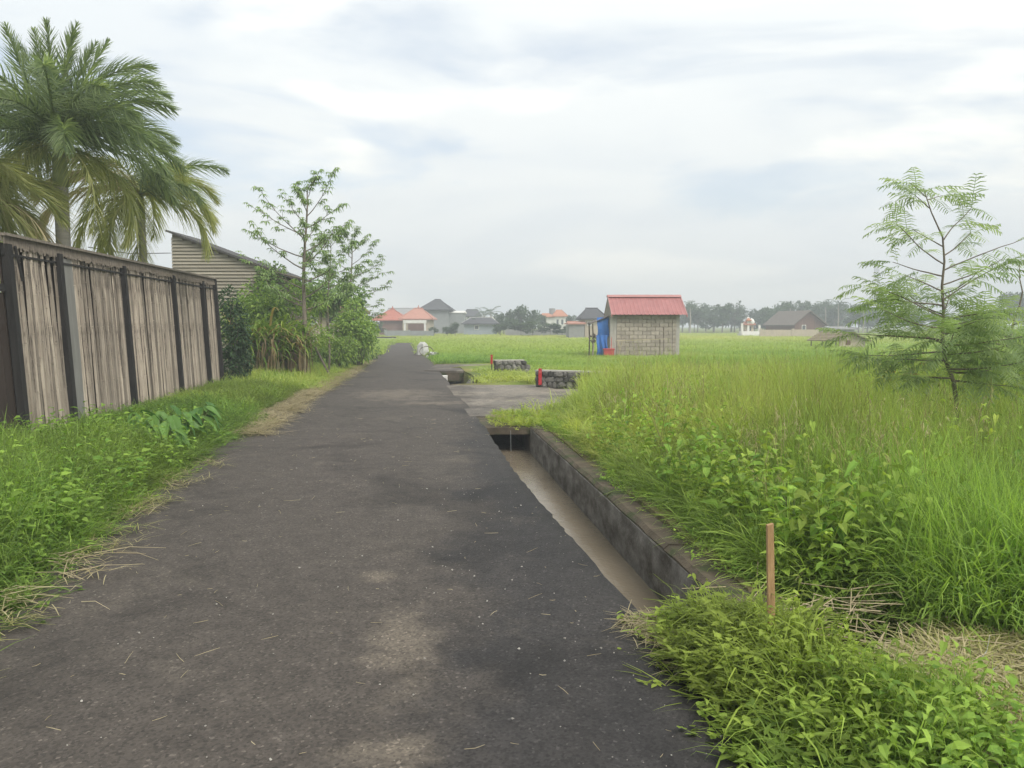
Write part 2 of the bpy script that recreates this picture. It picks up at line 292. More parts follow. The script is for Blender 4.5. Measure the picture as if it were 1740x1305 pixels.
def asphalt_mat(name='asphalt', base=((0.022, 0.021, 0.0215), (0.044, 0.0395, 0.037)), dust=(0.115, 0.098, 0.078), dlo=0.56, dhi=0.72, patch=True):
    m, t, out = newmat(name)
    b = N(t, 'ShaderNodeBsdfPrincipled', inp={'Roughness': 0.82, 'Specular IOR Level': 0.35})
    tc = N(t, 'ShaderNodeTexCoord'); O = tc.outputs['Object']
    mpw = N(t, 'ShaderNodeMapping', inp={'Rotation': (0, 0, R(-8.4)), 'Scale': (1.0, 0.33, 1)}); t.links.new(O, mpw.inputs[0])
    big = N(t, 'ShaderNodeTexNoise', inp={'Scale': 0.9, 'Detail': 7.0, 'Roughness': 0.62}); t.links.new(mpw.outputs[0], big.inputs[0])
    r0 = ramp(t, [(0.36, base[0]), (0.64, base[1])]); t.links.new(big.outputs[0], r0.inputs[0])
    # older, dustier lane on the left side of the road
    sx = N(t, 'ShaderNodeSeparateXYZ'); t.links.new(mpw.outputs[0], sx.inputs[0])
    edge = N(t, 'ShaderNodeTexNoise', inp={'Scale': 1.3, 'Detail': 5.0, 'Roughness': 0.6}); t.links.new(O, edge.inputs[0])
    ea = N(t, 'ShaderNodeMath', operation='MULTIPLY_ADD', inp={1: 1.5}); t.links.new(edge.outputs[0], ea.inputs[0]); t.links.new(sx.outputs[0], ea.inputs[2])
    lane = N(t, 'ShaderNodeMapRange', interpolation_type='SMOOTHSTEP', inp={'From Min': 0.95, 'From Max': 0.35, 'To Min': 0.0, 'To Max': 0.85}); t.links.new(ea.outputs[0], lane.inputs[0])
    m0 = N(t, 'ShaderNodeMixRGB'); t.links.new(lane.outputs[0], m0.inputs[0]); t.links.new(r0.outputs[0], m0.inputs[1]); m0.inputs[2].default_value = (0.074, 0.0625, 0.052, 1)
    # pale dusty stains
    d = N(t, 'ShaderNodeTexNoise', inp={'Scale': 0.75, 'Detail': 10.0, 'Roughness': 0.70, 'Distortion': 0.4}); t.links.new(O, d.inputs[0])
    rd = ramp(t, [(dlo, 0.0), (dhi, 0.75)]); t.links.new(d.outputs[0], rd.inputs[0])
    m1 = N(t, 'ShaderNodeMixRGB'); t.links.new(rd.outputs[0], m1.inputs[0]); t.links.new(m0.outputs[0], m1.inputs[1]); m1.inputs[2].default_value = (*dust, 1)
    if patch:                                # pale worn patches: where the surface has been scraped down the middle, and by the side path
        for (cx_, cy_, sx_, sy_) in ((-.58, 3.75, .17, .50), (-.85, 4.75, .10, .16), (-.45, 2.75, .18, .14), (-2.6, 17.6, 1.0, 1.5), (-1.6, 15.6, .8, .35)):
            mpp = N(t, 'ShaderNodeMapping', vector_type='TEXTURE', inp={'Location': (cx_, cy_, 0), 'Rotation': (0, 0, R(12)), 'Scale': (sx_*2, sy_*2, 50)})
            wv = N(t, 'ShaderNodeTexNoise', inp={'Scale': 3.2, 'Detail': 9.0, 'Roughness': 0.72}); t.links.new(O, wv.inputs[0])
            t.links.new(O, mpp.inputs[0]); ln_ = N(t, 'ShaderNodeVectorMath', operation='LENGTH'); t.links.new(mpp.outputs[0], ln_.inputs[0])
            sb = N(t, 'ShaderNodeMath', operation='MULTIPLY_ADD', inp={1: 1.9, 2: -0.55}); t.links.new(wv.outputs[0], sb.inputs[0])
            s2 = N(t, 'ShaderNodeMath', operation='SUBTRACT'); t.links.new(sb.outputs[0], s2.inputs[0]); t.links.new(ln_.outputs['Value'], s2.inputs[1])
            rr_ = N(t, 'ShaderNodeMapRange', interpolation_type='SMOOTHSTEP', inp={'From Min': -0.30, 'From Max': 0.35, 'To Min': 0.0, 'To Max': 0.8}); t.links.new(s2.outputs[0], rr_.inputs[0])
            mq = N(t, 'ShaderNodeMixRGB'); t.links.new(rr_.outputs[0], mq.inputs[0]); t.links.new(m1.outputs[0], mq.inputs[1]); mq.inputs[2].default_value = (0.150, 0.126, 0.098, 1); m1 = mq
    # mottling at hand and foot size, tar-dark blotches
    mo = N(t, 'ShaderNodeTexNoise', inp={'Scale': 5.5, 'Detail': 8.0, 'Roughness': 0.72}); t.links.new(O, mo.inputs[0])
    rmo = ramp(t, [(0.30, 0.72), (0.50, 1.0), (0.72, 1.25)]); t.links.new(mo.outputs[0], rmo.inputs[0])
    mm = N(t, 'ShaderNodeMixRGB', blend_type='MULTIPLY', inp={0: 1.0}); t.links.new(m1.outputs[0], mm.inputs[1]); t.links.new(rmo.outputs[0], mm.inputs[2])
    tb = N(t, 'ShaderNodeTexNoise', inp={'Scale': 0.8, 'Detail': 9.0, 'Roughness': 0.66, 'Distortion': 0.7}); mpt = N(t, 'ShaderNodeMapping', inp={'Location': (7.3, 2.2, 1.0)}); t.links.new(O, mpt.inputs[0]); t.links.new(mpt.outputs[0], tb.inputs[0])
    rt = ramp(t, [(0.50, 1.0), (0.66, 0.55)]); t.links.new(tb.outputs[0], rt.inputs[0])
    mt = N(t, 'ShaderNodeMixRGB', blend_type='MULTIPLY', inp={0: 1.0}); t.links.new(mm.outputs[0], mt.inputs[1]); t.links.new(rt.outputs[0], mt.inputs[2])
    # aggregate grains
    vo = N(t, 'ShaderNodeTexVoronoi', inp={'Scale': 85.0}); t.links.new(O, vo.inputs['Vector'])
    gr = ramp(t, [(0.0, 0.40), (0.5, 0.95), (0.82, 1.15), (1.0, 2.6)]); t.links.new(vo.outputs['Color'], gr.inputs[0])
    m2 = N(t, 'ShaderNodeMixRGB', blend_type='MULTIPLY', inp={0: 0.9}); t.links.new(mt.outputs[0], m2.inputs[1]); t.links.new(gr.outputs[0], m2.inputs[2])
    t.links.new(m2.outputs[0], b.inputs['Base Color'])
    nb = N(t, 'ShaderNodeTexNoise', inp={'Scale': 60.0, 'Detail': 4.0, 'Roughness': 0.7}); t.links.new(O, nb.inputs[0])
    bp = N(t, 'ShaderNodeBump', inp={'Strength': 0.55, 'Distance': 0.012}); t.links.new(nb.outputs[0], bp.inputs['Height']); t.links.new(bp.outputs[0], b.inputs['Normal'])
    t.links.new(b.outputs[0], out.inputs[0]); return m
def water_mat():
    m, t, out = newmat('muddy_water')
    b = N(t, 'ShaderNodeBsdfPrincipled', inp={'Roughness': 0.05, 'IOR': 1.33, 'Specular IOR Level': 0.5})
    tc = N(t, 'ShaderNodeTexCoord'); O = tc.outputs['Object']
    n0 = N(t, 'ShaderNodeTexNoise', inp={'Scale': 0.9, 'Detail': 3.0}); t.links.new(O, n0.inputs[0])
    rp = ramp(t, [(0.35, (0.155, 0.127, 0.090)), (0.65, (0.195, 0.162, 0.118))]); t.links.new(n0.outputs[0], rp.inputs[0]); t.links.new(rp.outputs[0], b.inputs['Base Color'])
    n = N(t, 'ShaderNodeTexNoise', inp={'Scale': 16.0, 'Detail': 3.0, 'Roughness': 0.55, 'Distortion': 1.2}); t.links.new(O, n.inputs[0])
    bp = N(t, 'ShaderNodeBump', inp={'Strength': 0.14, 'Distance': 0.03}); t.links.new(n.outputs[0], bp.inputs['Height']); t.links.new(bp.outputs[0], b.inputs['Normal'])
    t.links.new(b.outputs[0], out.inputs[0]); return m
M['ground'] = ground_mat(); M['asphalt'] = asphalt_mat(); M['water'] = water_mat()
M['sidepath'] = asphalt_mat('worn_path', ((0.15, 0.135, 0.115), (0.22, 0.195, 0.16)), (0.30, 0.26, 0.205), 0.5, 0.66, False)

# ---------------------------------------------------------------- ground, road, path, canal
LY = [-60, 2.5, 3.9, 5, 6.93, 10, 12.3, 20, 30, 55, 70]; LX = [9.0, -2.5, -2.72, -2.92, -3.33, -3.7, -4.0, -4.95, -6.0, -9.3, -11.2]
LX[0] = -2.5+.155*62.5
def roadL(y): return float(np.interp(y, LY, LX))
def roadR(y):
    if y < 2.67: return 1.0+0.12*(2.67-y)
    return float(np.interp(y, [2.67, 3.96, 4.58, 5.5, 6.55, 8.05, 8.86, 12, 70, 200], [0.95, .745, .635, .475, .296, .07, -.05, -0.42, -8.8, -28]))
def wallin(y): return 1.755-0.123*y if y < 13 else 0.156-0.149*(y-13)
def wallout(y): return wallin(y)+0.38
def open_canal(y): return (4.02 <= y <= 15.95) or (20.9 <= y <= 28.2)
def hnoise(x, y):
    return (math.sin(x*1.7+y*.9)*.5+math.sin(x*.63-y*1.31+2)*.7+math.sin(x*3.1+y*2.3+1)*.25)
def gz(x, y):
    """ground height beside the road"""
    rr = roadR(y); rl = roadL(y)-.25
    if x > rr:
        d = x-rr; z = 0.03*min(d, 1)*hnoise(x, y)*min(1, 1)
        z += -0.02+0.06*min(1, d/.6)
        z += -0.60*math.exp(-(((x-1.78)/.40)**2+((y-4.0)/.38)**2)**2)     # hollow beside the stake
        z += 0.10*math.exp(-(((x-1.25)/.5)**2+((y-3.3)/.7)**2))
        if 13.2 < y < 20.8 and x < 6: z = min(z, -0.03)
        if y > 60: z *= .5
        return z
    if x < rl:
        d = rl-x; return -0.02+0.10*min(1, d/1.2)+0.025*min(1, d)*hnoise(x, y)
    return -0.03
ys = [-60, -30, -12, -6, -3, -1]+list(np.arange(0, 3.95, .15))+[4.01, 4.03]+list(np.arange(4.2, 15.9, .25))+[15.94, 15.96]+list(np.arange(16.2, 20.8, .4))+[20.89, 20.91]+list(np.arange(21.2, 28.1, .5))+[28.19, 28.21]+list(np.arange(29, 60, 1.5))+[64, 68, 70, 75, 82, 90, 100, 115, 130, 150, 175, 200, 240, 300, 380, 480]
gm = MB(); rows = []; turf = []
for y in ys:
    rl, rr = roadL(y)-.25, roadR(y); wi = wallin(y); wo_ = max(wallout(y), rr+.5)
    xs = [-480, -300, -180, -110, -70, -45, -28, -20]+[rl-k for k in (7, 5, 4, 3, 2.4, 1.8, 1.3, .9, .6, .3)]+[rl, rl+.3]
    if open_canal(y): xs += [rr-.10, rr-.07, wi+.15, wi+.19]
    else: xs += [rr-.10, rr, rr+.12, rr+.3]
    b0 = max(wi+.25, rr+.42)
    xs += [b0+k for k in list(np.arange(0, 3.0, .12))+[3.3, 3.8, 4.5, 5.5, 7, 9, 12, 16, 22, 30, 45, 70, 110, 180, 300, 480]]
    row = []
    for i, x in enumerate(xs):
        z = gz(x, y); tf = 1.0
        if open_canal(y) and rr-.08 < x < wi+.17: z = -0.78
        d = min(abs(x-rl), abs(x-rr)); tf = min(1, max(0, (d-.15)/1.2)) if y > 12 or x < rl else min(1, max(0, (d-.6)/2.2))
        if ((x-1.78)/.6)**2+((y-3.98)/.6)**2 < 1: tf = -.6
        row.append(len(gm.v)); gm.v.append((x, y, z)); turf.append(tf)
    rows.append(row)
for a, b in zip(rows[:-1], rows[1:]):
    for i in range(len(a)-1): gm.f.append((a[i], a[i+1], b[i+1], b[i])); gm.r.append(.5)
g = gm.build('ground', M['ground'], smooth=False); tag(g, kind='structure')
at_ = g.data.attributes.new('turf', 'FLOAT', 'POINT'); at_.data.foreach_set('value', np.array(turf, dtype=np.float32))

rm = MB(); rows = []
for y in list(np.arange(-58, -2, 4))+list(np.arange(-2, 1, .22))+list(np.arange(1, 14, .09))+list(np.arange(14, 69, .8)):
    rl = roadL(y)-.22+.05*hnoise(y*3, 2); rr = roadR(y)+(.025*hnoise(y*2.7, 5) if y > 12 else .005*hnoise(y*3.1, 5)+rng.gauss(0, .007))
    row = []
    for k in range(19):
        u = k/18; x = rl+(rr-rl)*u; z = 0.012*math.sin(u*math.pi)+0.006*hnoise(x*1.5, y*1.2)
        row.append(len(rm.v)); rm.v.append((x, y, z))
    x = rr+.008; row.append(len(rm.v)); rm.v.append((x, y, -.11))
    rows.append(row)
for a, b in zip(rows[:-1], rows[1:]):
    for i in range(len(a)-1): rm.f.append((a[i], a[i+1], b[i+1], b[i])); rm.r.append(.5)
tag(rm.build('road', M['asphalt'], smooth=True), kind='structure')

pm = MB(); rows = []                       # worn apron of the side path, crossing the canal to the right
for i in range(34):
    y = 13.4+i*.215; x0 = roadR(y)-.12; x1 = 2.2+(y-13.9)*.42+.2*hnoise(y*1.7, 2)
    if y < 14.2: x1 = x0+(x1-x0)*max(.12, (y-13.3)/.9)
    if y > 19.2: x1 = min(x1, 1.1)
    row = []
    for k in range(17):
        x = x0+(x1-x0)*k/16; row.append(len(pm.v)); pm.v.append((x, y, 0.001+0.005*hnoise(x, y)-.03*(k == 16)))
    rows.append(row)
for a, b in zip(rows[:-1], rows[1:]):
    for k in range(16): pm.f.append((a[k], a[k+1], b[k+1], b[k])); pm.r.append(.5)
tag(pm.build('side_path', M['sidepath'], smooth=True), kind='structure')

wm = MB(); rows = []
for seg in (np.arange(3.6, 16.5, .3), np.arange(20, 31, .4)):
    rows = []
    for y in seg:
        a, b = roadR(y)-.06, wallin(y)+.06
        row = []
        for k in range(7):
            row.append(len(wm.v)); wm.v.append((a+(b-a)*k/6, y, -0.40+(.0 if y < 18 else -.12)))
        rows.append(row)
    for a, b in zip(rows[:-1], rows[1:]):
        for k in range(6): wm.f.append((a[k], a[k+1], b[k+1], b[k])); wm.r.append(.5)
tag(wm.build('canal_water', M['water'], smooth=True), kind='structure')

def ribbon_wall(fx0, fx1, y0, y1, z0, z1, step, jit=0.0):
    mb = MB(); n = max(2, int((y1-y0)/step)); rows = []
    for i in range(n+1):
        y = y0+(y1-y0)*i/n; a, b = fx0(y), fx1(y); j = [rng.uniform(-jit, jit) for _ in range(4)]
        q = len(mb.v); mb.v += [(a+j[0]*.4, y, z0), (a+j[0], y, z1-.03+j[1]), (a+.035+j[0], y, z1+j[1]*.6), (b-.03, y, z1+j[2]*.6), (b+j[3], y, z1-.03), (b, y, z0)]
        rows.append([q+k for k in range(6)])
    for a, b in zip(rows[:-1], rows[1:]):
        for k in range(5): mb.f.append((a[k], b[k], b[k+1], a[k+1])); mb.r.append(.5)
    mb.f.append(tuple(rows[0])); mb.r.append(.5); mb.f.append(tuple(reversed(rows[-1]))); mb.r.append(.5)
    return mb
cw = thing('canal_wall', 'mossy concrete side wall of the irrigation canal beside the meadow', 'canal wall', (wallin(8), 8, -.8))
ribbon_wall(wallin, wallout, 4.03, 11.94, -.8, .0, .5, .006).build('wall', M['concrete_old'], cw)
capm = MB()
y = 4.08
while y < 11.8:                            # mossy cap lying on the wall in casting lengths
    y2 = min(11.9, y+rng.uniform(1.2, 1.9))
    ribbon_wall(lambda q: wallin(q)+.006, lambda q: wallout(q)-.01, y, y2-.012, -.02, .022+rng.uniform(0, .008), .2, .007).build('cap_slab', M['concrete_moss'], cw)
    y = y2
lw = thing('canal_wall', 'road side concrete wall of the irrigation canal under the asphalt edge', 'canal wall', (roadR(8)-.1, 8, -.8))
ribbon_wall(lambda q: roadR(q)-.13, lambda q: roadR(q)-.004, 4.03, 16.5, -.8, -.06, .3, .004).build('wall', M['concrete_moss'], lw)

cs = thing('culvert_slab', 'short concrete slab bridging the canal where the side path meets the road', 'bridge slab', (0.1, 12.6, -.1))
ribbon_wall(lambda q: roadR(q)-.12, lambda q: wallout(q)-.02, 11.97, 16.3, -.115, -.012, .4, .004).build('slab', M['concrete_moss'], cs)
ribbon_wall(wallin, wallout, 11.96, 16.4, -.8, -.118, .5, .002).build('abutment', M['concrete_moss'], cs)
MB().tube([(-.02, 11.955, -.05), (-.02, 11.95, -.2), (-.015, 11.953, -.38)], .0035, 5).build('drip_pipe', M['greywall'], cs)

# far crossing beyond the side path
fs = thing('culvert_slab', 'long dark concrete slab with pale top crossing the ditch further along the road', 'bridge slab', (-1.7, 29, -.4))
MB().bb(-3.0, -.62, 26.4, 30.6, -.34, -.035).build('slab', M['concrete_moss'], fs)
MB().bb(-3.02, -.60, 26.42, 30.6, -.033, .03).build('slab_top', M['sidepath'], fs)
MB().bb(-2.0, -.62, 27.3, 27.5, -.8, -.345).build('abutment', M['mortar'], fs)
MB().bb(-2.62, -2.18, 25.6, 25.95, -.45, -.10).build('block', M['white'], None)
o = bpy.data.objects['block']; o.name = 'concrete_block'; tag(o, 'pale concrete block lying in the ditch mouth beside the road', 'block')
wl2 = thing('ditch_wall', 'low dark concrete lining of the ditch between path and far slab', 'ditch wall', (-1.3, 24, -.5))
MB().bb(-1.30, -1.12, 21.0, 26.38, -.8, -.05).build('wall', M['mortar'], wl2)
sp = thing('culvert_slab', 'small pale slab over a dark block painted as slot shade at the far left end of the road', 'bridge slab', at(650, 578, 84))
p = at(651, 578, 84); MB().bb(p.x-1.5, p.x+1.5, 83.6, 84.4, -.02, .16).build('slab', M['cement'], sp); MB().bb(p.x-1.0, p.x+1.3, 84.45, 84.8, .0, .30).build('slot_shade_block', M['gateboard'], sp)  # solid dark block, its colour stands in for shade inside the slot

# flooded paddy far right
p0, p1 = at(1535, 570, 88), at(1610, 570, 88)
pw = MB(); pw.add([(p0.x, 80, .05), (p1.x, 80, .05), (p1.x+2, 96, .05), (p0.x+1, 96, .05)], [(0, 1, 2, 3)]); tag(pw.build('flooded_paddy', M['water']), kind='structure')

# ---------------------------------------------------------------- bamboo fence
FA, FB = Vector((-6.22, 9.76, 0)), Vector((-7.14, 18.75, 0))
fd = (FB-FA).normalized(); fn = Vector((fd.y, -fd.x, 0))      # fn points to the road
LEAN = Vector((-fn.x, -fn.y, 0))*0.05
def fpos(y, z=0, out=0.0):
    t = (y-FA.y)/fd.y; return FA+fd*t+fn*out+Vector((0, 0, z))+LEAN*z
FROT = math.atan2(fd.y, fd.x)
fence = thing('bamboo_fence', 'tall weathered bamboo fence with dark posts along the left verge', 'fence', fpos(14))
def fbeam(mb, ya, yb, z, out, hh, th, seg=8):
    for i in range(seg):
        a = fpos(ya+(yb-ya)*i/seg, z, out); b = fpos(ya+(yb-ya)*(i+1)/seg, z, out); d = b-a
        up = (Vector((0, 0, 1))+LEAN).normalized(); n = fn
        vs = [q+up*s*hh/2+n*e*th/2 for q in (a, b) for s in (-1, 1) for e in (-1, 1)]
        mb.add(vs, [(0, 1, 3, 2), (4, 6, 7, 5), (0, 4, 5, 1), (2, 3, 7, 6), (0, 2, 6, 4), (1, 5, 7, 3)])
def slat_mesh(k, H=2.62, w=.060):
    mb = MB(); rr = random.Random(k); n = 9; prof = [(-.5, 0), (-.36, .28), (0, .42), (.36, .28), (.5, 0)]
    vs = []; ph = rr.uniform(0, 6)
    for i in range(n):
        z = H*i/(n-1); bx = .012*math.sin(z*1.3+ph)+.006*math.sin(z*3+ph*2); ww = w*(1-.10*i/(n-1))
        for (a, b) in prof: vs.append((a*ww+bx, -b*ww, z))
    fs = []
    for i in range(n-1):
        for j in range(4): fs.append((i*5+j, i*5+j+1, (i+1)*5+j+1, (i+1)*5+j))
    fs.append(tuple((n-1)*5+j for j in range(5)))
    mb.add(vs, fs)
    for z in np.arange(rr.uniform(.1, .35), H, rr.uniform(.33, .45)):  # node rings
        i = z/H*(n-1); bx = .012*math.sin(z*1.3+ph)+.006*math.sin(z*3+ph*2)
        mb.add([(a*w*1.05+bx, -b*w*1.18-.001, z+dz) for dz in (-.006, .006) for (a, b) in prof], [(j, j+1, j+6, j+5) for j in range(4)])
    return mb.mesh('slat', M['bamboo'])
SL = [slat_mesh(k) for k in range(7)]
postY = [9.62, 10.93, 13.2, 15.7, 17.7, 18.72]
ga = fpos(14); y = 9.72; k = 0
while y < 18.66:
    w = rng.uniform(.85, 1.2)
    if not any(abs(y-py) < .07 for py in postY) and not (11.06 < y < 11.38):
        q = fpos(y, .02, .022+rng.uniform(-.014, .022))-ga
        inst('slat', SL[k % 7], fence, q, (R(0)+rng.gauss(0, .004), -0.0, FROT), (w, 1, rng.uniform(.985, 1.0)))
        o = fence.children[-1] if False else bpy.context.scene.collection.objects[-1]
        o.rotation_euler = (Matrix.Rotation(FROT, 3, 'Z') @ Matrix.Rotation(-0.05, 3, 'X') @ Matrix.Rotation(rng.gauss(0, .013), 3, 'Y')).to_euler()
        k += 1
    y += .0575*w
for i, py_ in enumerate(postY):
    mb = MB(); c = fpos(py_, 0, .07); w = .105 if i < 2 else .088
    for s in range(1): pass
    up = Vector((0, 0, 1))+LEAN
    vs = [c+fd*a*w/2+fn*b*.045+up*z for z in (-.2, 2.60 if i < 5 else 2.72) for a, b in ((-1, -1), (1, -1), (1, 1), (-1, 1))]
    mb.add(vs, [(0, 1, 2, 3), (7, 6, 5, 4), (0, 4, 5, 1), (1, 5, 6, 2), (2, 6, 7, 3), (3, 7, 4, 0)]); mb.build('post', M['post'], fence)
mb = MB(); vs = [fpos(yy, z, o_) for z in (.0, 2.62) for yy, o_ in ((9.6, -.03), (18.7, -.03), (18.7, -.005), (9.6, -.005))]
mb.add(vs, [(0, 1, 2, 3), (7, 6, 5, 4), (0, 4, 5, 1), (1, 5, 6, 2), (2, 6, 7, 3), (3, 7, 4, 0)]); mb.build('added_backing', M['gateboard'], fence)  # dark sheet added behind the slats to stop sky showing through the gaps
mb = MB(); c0, c1 = 11.07, 11.37
vs = [fpos(yy, z, o_) for z in (.05, 2.55) for yy, o_ in ((c0, .02), (c1, .02), (c1, .055), (c0, .055))]
mb.add(vs, [(0, 1, 2, 3), (7, 6, 5, 4), (0, 4, 5, 1), (1, 5, 6, 2), (2, 6, 7, 3), (3, 7, 4, 0)]); mb.build('board', M['greyboard'], fence)
mb = MB(); fbeam(mb, 9.55, 18.75, 2.715, .04, .035, .16, 10); tc_ = mb.build('top_rail', M['capbamboo'], fence)
mb = MB(); fbeam(mb, 9.55, 18.75, 2.475, .055, .028, .03, 10); mb.build('lower_rail', M['post'], fence)
mb = MB()
y = 9.58
while y < 18.74:                            # skirting of short split canes under the top rail
    hh = rng.uniform(.12, .17); a = fpos(y, 2.70-hh, .075+rng.uniform(-.006, .006)); b = fpos(y, 2.70, .07)
    mb.tube([a, b], [.013, .015], 4, cap=False); y += .031
tag(mb.build('cane_skirting', M['capbamboo'], fence), kind='stuff')
MB().tube([fpos(9.66, 2.58, .15), fpos(9.76, 2.15, .15)], .018, 5).build('brace', M['post'], fence)

gate = thing('board_gate', 'dark brown boarded gate at the near end of the bamboo fence', 'gate', fpos(8.6))
for i in range(16):
    yy = 9.5-i*.145
    vs = [fpos(y2, z, o_) for z in (.03, 2.0+rng.uniform(-.01, .01)) for y2, o_ in ((yy-.135, .0), (yy, .0), (yy, .035), (yy-.135, .035))]
    mb = MB(); mb.add(vs, [(0, 1, 2, 3), (7, 6, 5, 4), (0, 4, 5, 1), (1, 5, 6, 2), (2, 6, 7, 3), (3, 7, 4, 0)]); mb.build('board', M['gateboard'], gate)
mb = MB(); fbeam(mb, 7.2, 9.54, 2.06, .02, .09, .08, 3); mb.build('top_rail', M['post'], gate)
mb = MB(); fbeam(mb, 7.2, 9.54, 2.66, .02, .06, .10, 3); mb.build('lintel', M['capbamboo'], gate)
for i in range(16):
    yy = 9.5-i*.145; mb = MB(); mb.tube([fpos(yy-.06, 2.1, .01), fpos(yy-.06, 2.64, .01)], .022, 5); mb.build('cane', M['bamboo'], gate)

# ---------------------------------------------------------------- palms
def frond_mesh(name, mat, Ln=2.3, arch=1.0, nl=46, ll=.55, plum=.9, droop=.5, seed=0, gap=0.0):
    """frond leaving the crown along +Y, arching down; leaflets all round the rachis"""
    rr = random.Random(seed); mb = MB(); pts = []; p = Vector((0, 0, 0)); el = 0.0; n = 14
    for i in range(n+1):
        pts.append(p.copy()); t = i/n; e = -arch*t**1.3; p = p+Vector((0, math.cos(e), math.sin(e)))*(Ln/n)
    mb.tube(pts, [.026*(1-t/n*.85) for t in range(n+1)], 4, r=.95)
    for i in range(nl):
        t = .10+.90*i/(nl-1); q = t*n; k = min(n-1, int(q)); f = q-k; c = pts[k].lerp(pts[k+1], f); d = (pts[k+1]-pts[k]).normalized()
        up = Vector((1, 0, 0)).cross(d)
        for s in (-1, 1):
            if rr.random() < gap: continue
            ang = rr.uniform(-plum, plum)*.9+.15; side = (Vector((s, 0, 0))*math.cos(ang)+up*math.sin(ang)).normalized()
            fw = .55+.9*t; dr = (side+d*fw).normalized(); l = ll*(math.sin(math.pi*min(1, .18+.80*t))**.6)*rr.uniform(.8, 1.1)
            w = .0105*rr.uniform(.8, 1.25); sd2 = d.cross(side).normalized()*.6+d*.4
            a1 = c+dr*l*.45-Vector((0, 0, 1))*droop*l*.12; a2 = c+dr*l*.92-Vector((0, 0, 1))*droop*l*.55
            mb.strip([c, a1, a2], [w*.7, w, .002], sd2.normalized(), rr.random())
    return mb.mesh(name, mat)
def palm(label, base, top, rad, fronds, shaft=None, trunkmat='palmtrunk', group=None):
    """fronds: (mesh, azimuth, elevation, roll, scale)"""
    t = thing('palm_tree', label, 'palm tree', base, group)
    base, top = Vector(base), Vector(top); pts = [base+(top-base)*(i/10)+Vector((.03*math.sin(i*.6), .03*math.cos(i), 0)) for i in range(11)]
    if shaft: pts = [base+(top-base)*(i/10)*(1-shaft/(top-base).length) for i in range(11)]
    MB().tube(pts, [rad*(1.25-.25*min(1, i/3)) for i in range(11)], 10, r=.5).build('trunk', M[trunkmat], t, smooth=True)
    if shaft:
        a = pts[-1]; MB().tube([a-(top-a)*.02, a.lerp(top, .2), a.lerp(top, .6), top], [rad*1.0, rad*1.12, rad*.95, rad*.55], 10, r=.5).build('crownshaft', M['crownshaft'], t, smooth=True)
    for me, az, elv, roll, s in fronds:
        mt = Matrix.Rotation(-az, 3, 'Z') @ Matrix.Rotation(elv, 3, 'X') @ Matrix.Rotation(roll, 3, 'Y')
        inst('frond', me, t, top-base+Vector((0, 0, -.03)), mt.to_euler(), (s, s, s))
    return t
fA = [frond_mesh('frond', M['frond'], 2.25, 1.35, 120, .58, 1.5, .6, k) for k in range(4)]
fU = [frond_mesh('frond', M['frond'], 1.95, .35, 120, .46, 1.6, .1, 20+k) for k in range(2)]
fY = [frond_mesh('frond', M['frond_y'], 2.2, 1.8, 105, .62, 1.1, .9, 30+k) for k in range(4)]
fD = [frond_mesh('frond', M['frond_dry'], 2.3, 1.7, 48, .72, .5, 1.5, 40+k, .15) for k in range(2)]
D = R
fr = [(fU[0], D(20), D(86), 0, 1.02), (fU[1], D(80), D(76), 1, .95), (fU[0], D(265), D(80), 2, .92), (fU[1], D(180), D(84), .5, .97), (fU[0], D(100), D(66), 1.4, .98), (fU[1], D(300), D(72), .7, .95), (fU[0], D(250), D(64), 2.4, .98), (fU[1], D(140), D(74), 1.9, 1.0)]
for i, (az, el) in enumerate([(60, 62), (95, 55), (110, 38), (80, 30), (130, 48), (160, 52), (200, 50), (240, 48), (262, 34), (285, 52), (310, 40), (335, 52), (10, 55), (35, 40), (175, 30), (215, 26), (100, 14), (255, 12), (300, 18), (145, 16), (88, 45), (75, 20), (115, 25), (270, 60), (275, 22), (90, 70), (320, 10), (50, 8), (190, 10)]):
    fr.append((fA[i % 4], D(az), D(el), rng.uniform(-.3, .3), rng.uniform(.84, 1.02)))
for az, el in [(75, -18), (120, -20), (250, -22), (215, -14), (290, -10)]: fr.append((fY[rng.randrange(4)], D(az), D(el), 0, rng.uniform(.85, 1.0)))
b1 = at(100, 240, 13.2); palm('tall dark green palm with bushy crown above the near end of the fence', (b1.x, 13.2, 0), (b1.x, 13.2, b1.z), .112, fr, .75)
fr = []
for i, (az, el) in enumerate([(70, 50), (95, 36), (85, 15), (110, 22), (60, 20), (125, 45), (150, 30), (180, 45), (210, 35), (20, 40), (330, 40), (350, 15), (240, 45), (300, 30), (92, -2)]):
    fr.append(((fA if i % 3 == 0 else fY)[i % 4], D(az), D(el), rng.uniform(-.3, .3), rng.uniform(.74, .92)))
for az, el in [(250, 32), (235, 14), (262, 20), (215, 30), (200, 45)]: fr.append((fD[rng.randrange(2)], D(az), D(el), 0, rng.uniform(.85, 1.0)))
for az, el in [(265, -5), (225, -25), (160, -30), (280, -25), (190, -20)]: fr.append((fY[rng.randrange(4)], D(az), D(el), 0, rng.uniform(.8, .95)))
b2 = at(238, 328, 15.6); palm('shorter palm with a dry tan frond leaning left beside the taller palm', (b2.x+.05, 15.6, 0), (b2.x, 15.6, b2.z), .075, fr, .5)
fr = []
for i, (az, el) in enumerate([(60, 40), (85, 30), (100, 10), (75, 5), (110, 45), (140, 30), (190, 40), (240, 40), (300, 35), (0, 50), (30, 25), (95, -15), (80, -28), (60, -10)]):
    fr.append((fY[i % 4], D(az), D(el), rng.uniform(-.3, .3), rng.uniform(.85, 1.02)))
fr.append((fD[0], D(88), D(10), 0, 1.0)); fr.append((fD[1], D(70), D(-20), 0, .95))
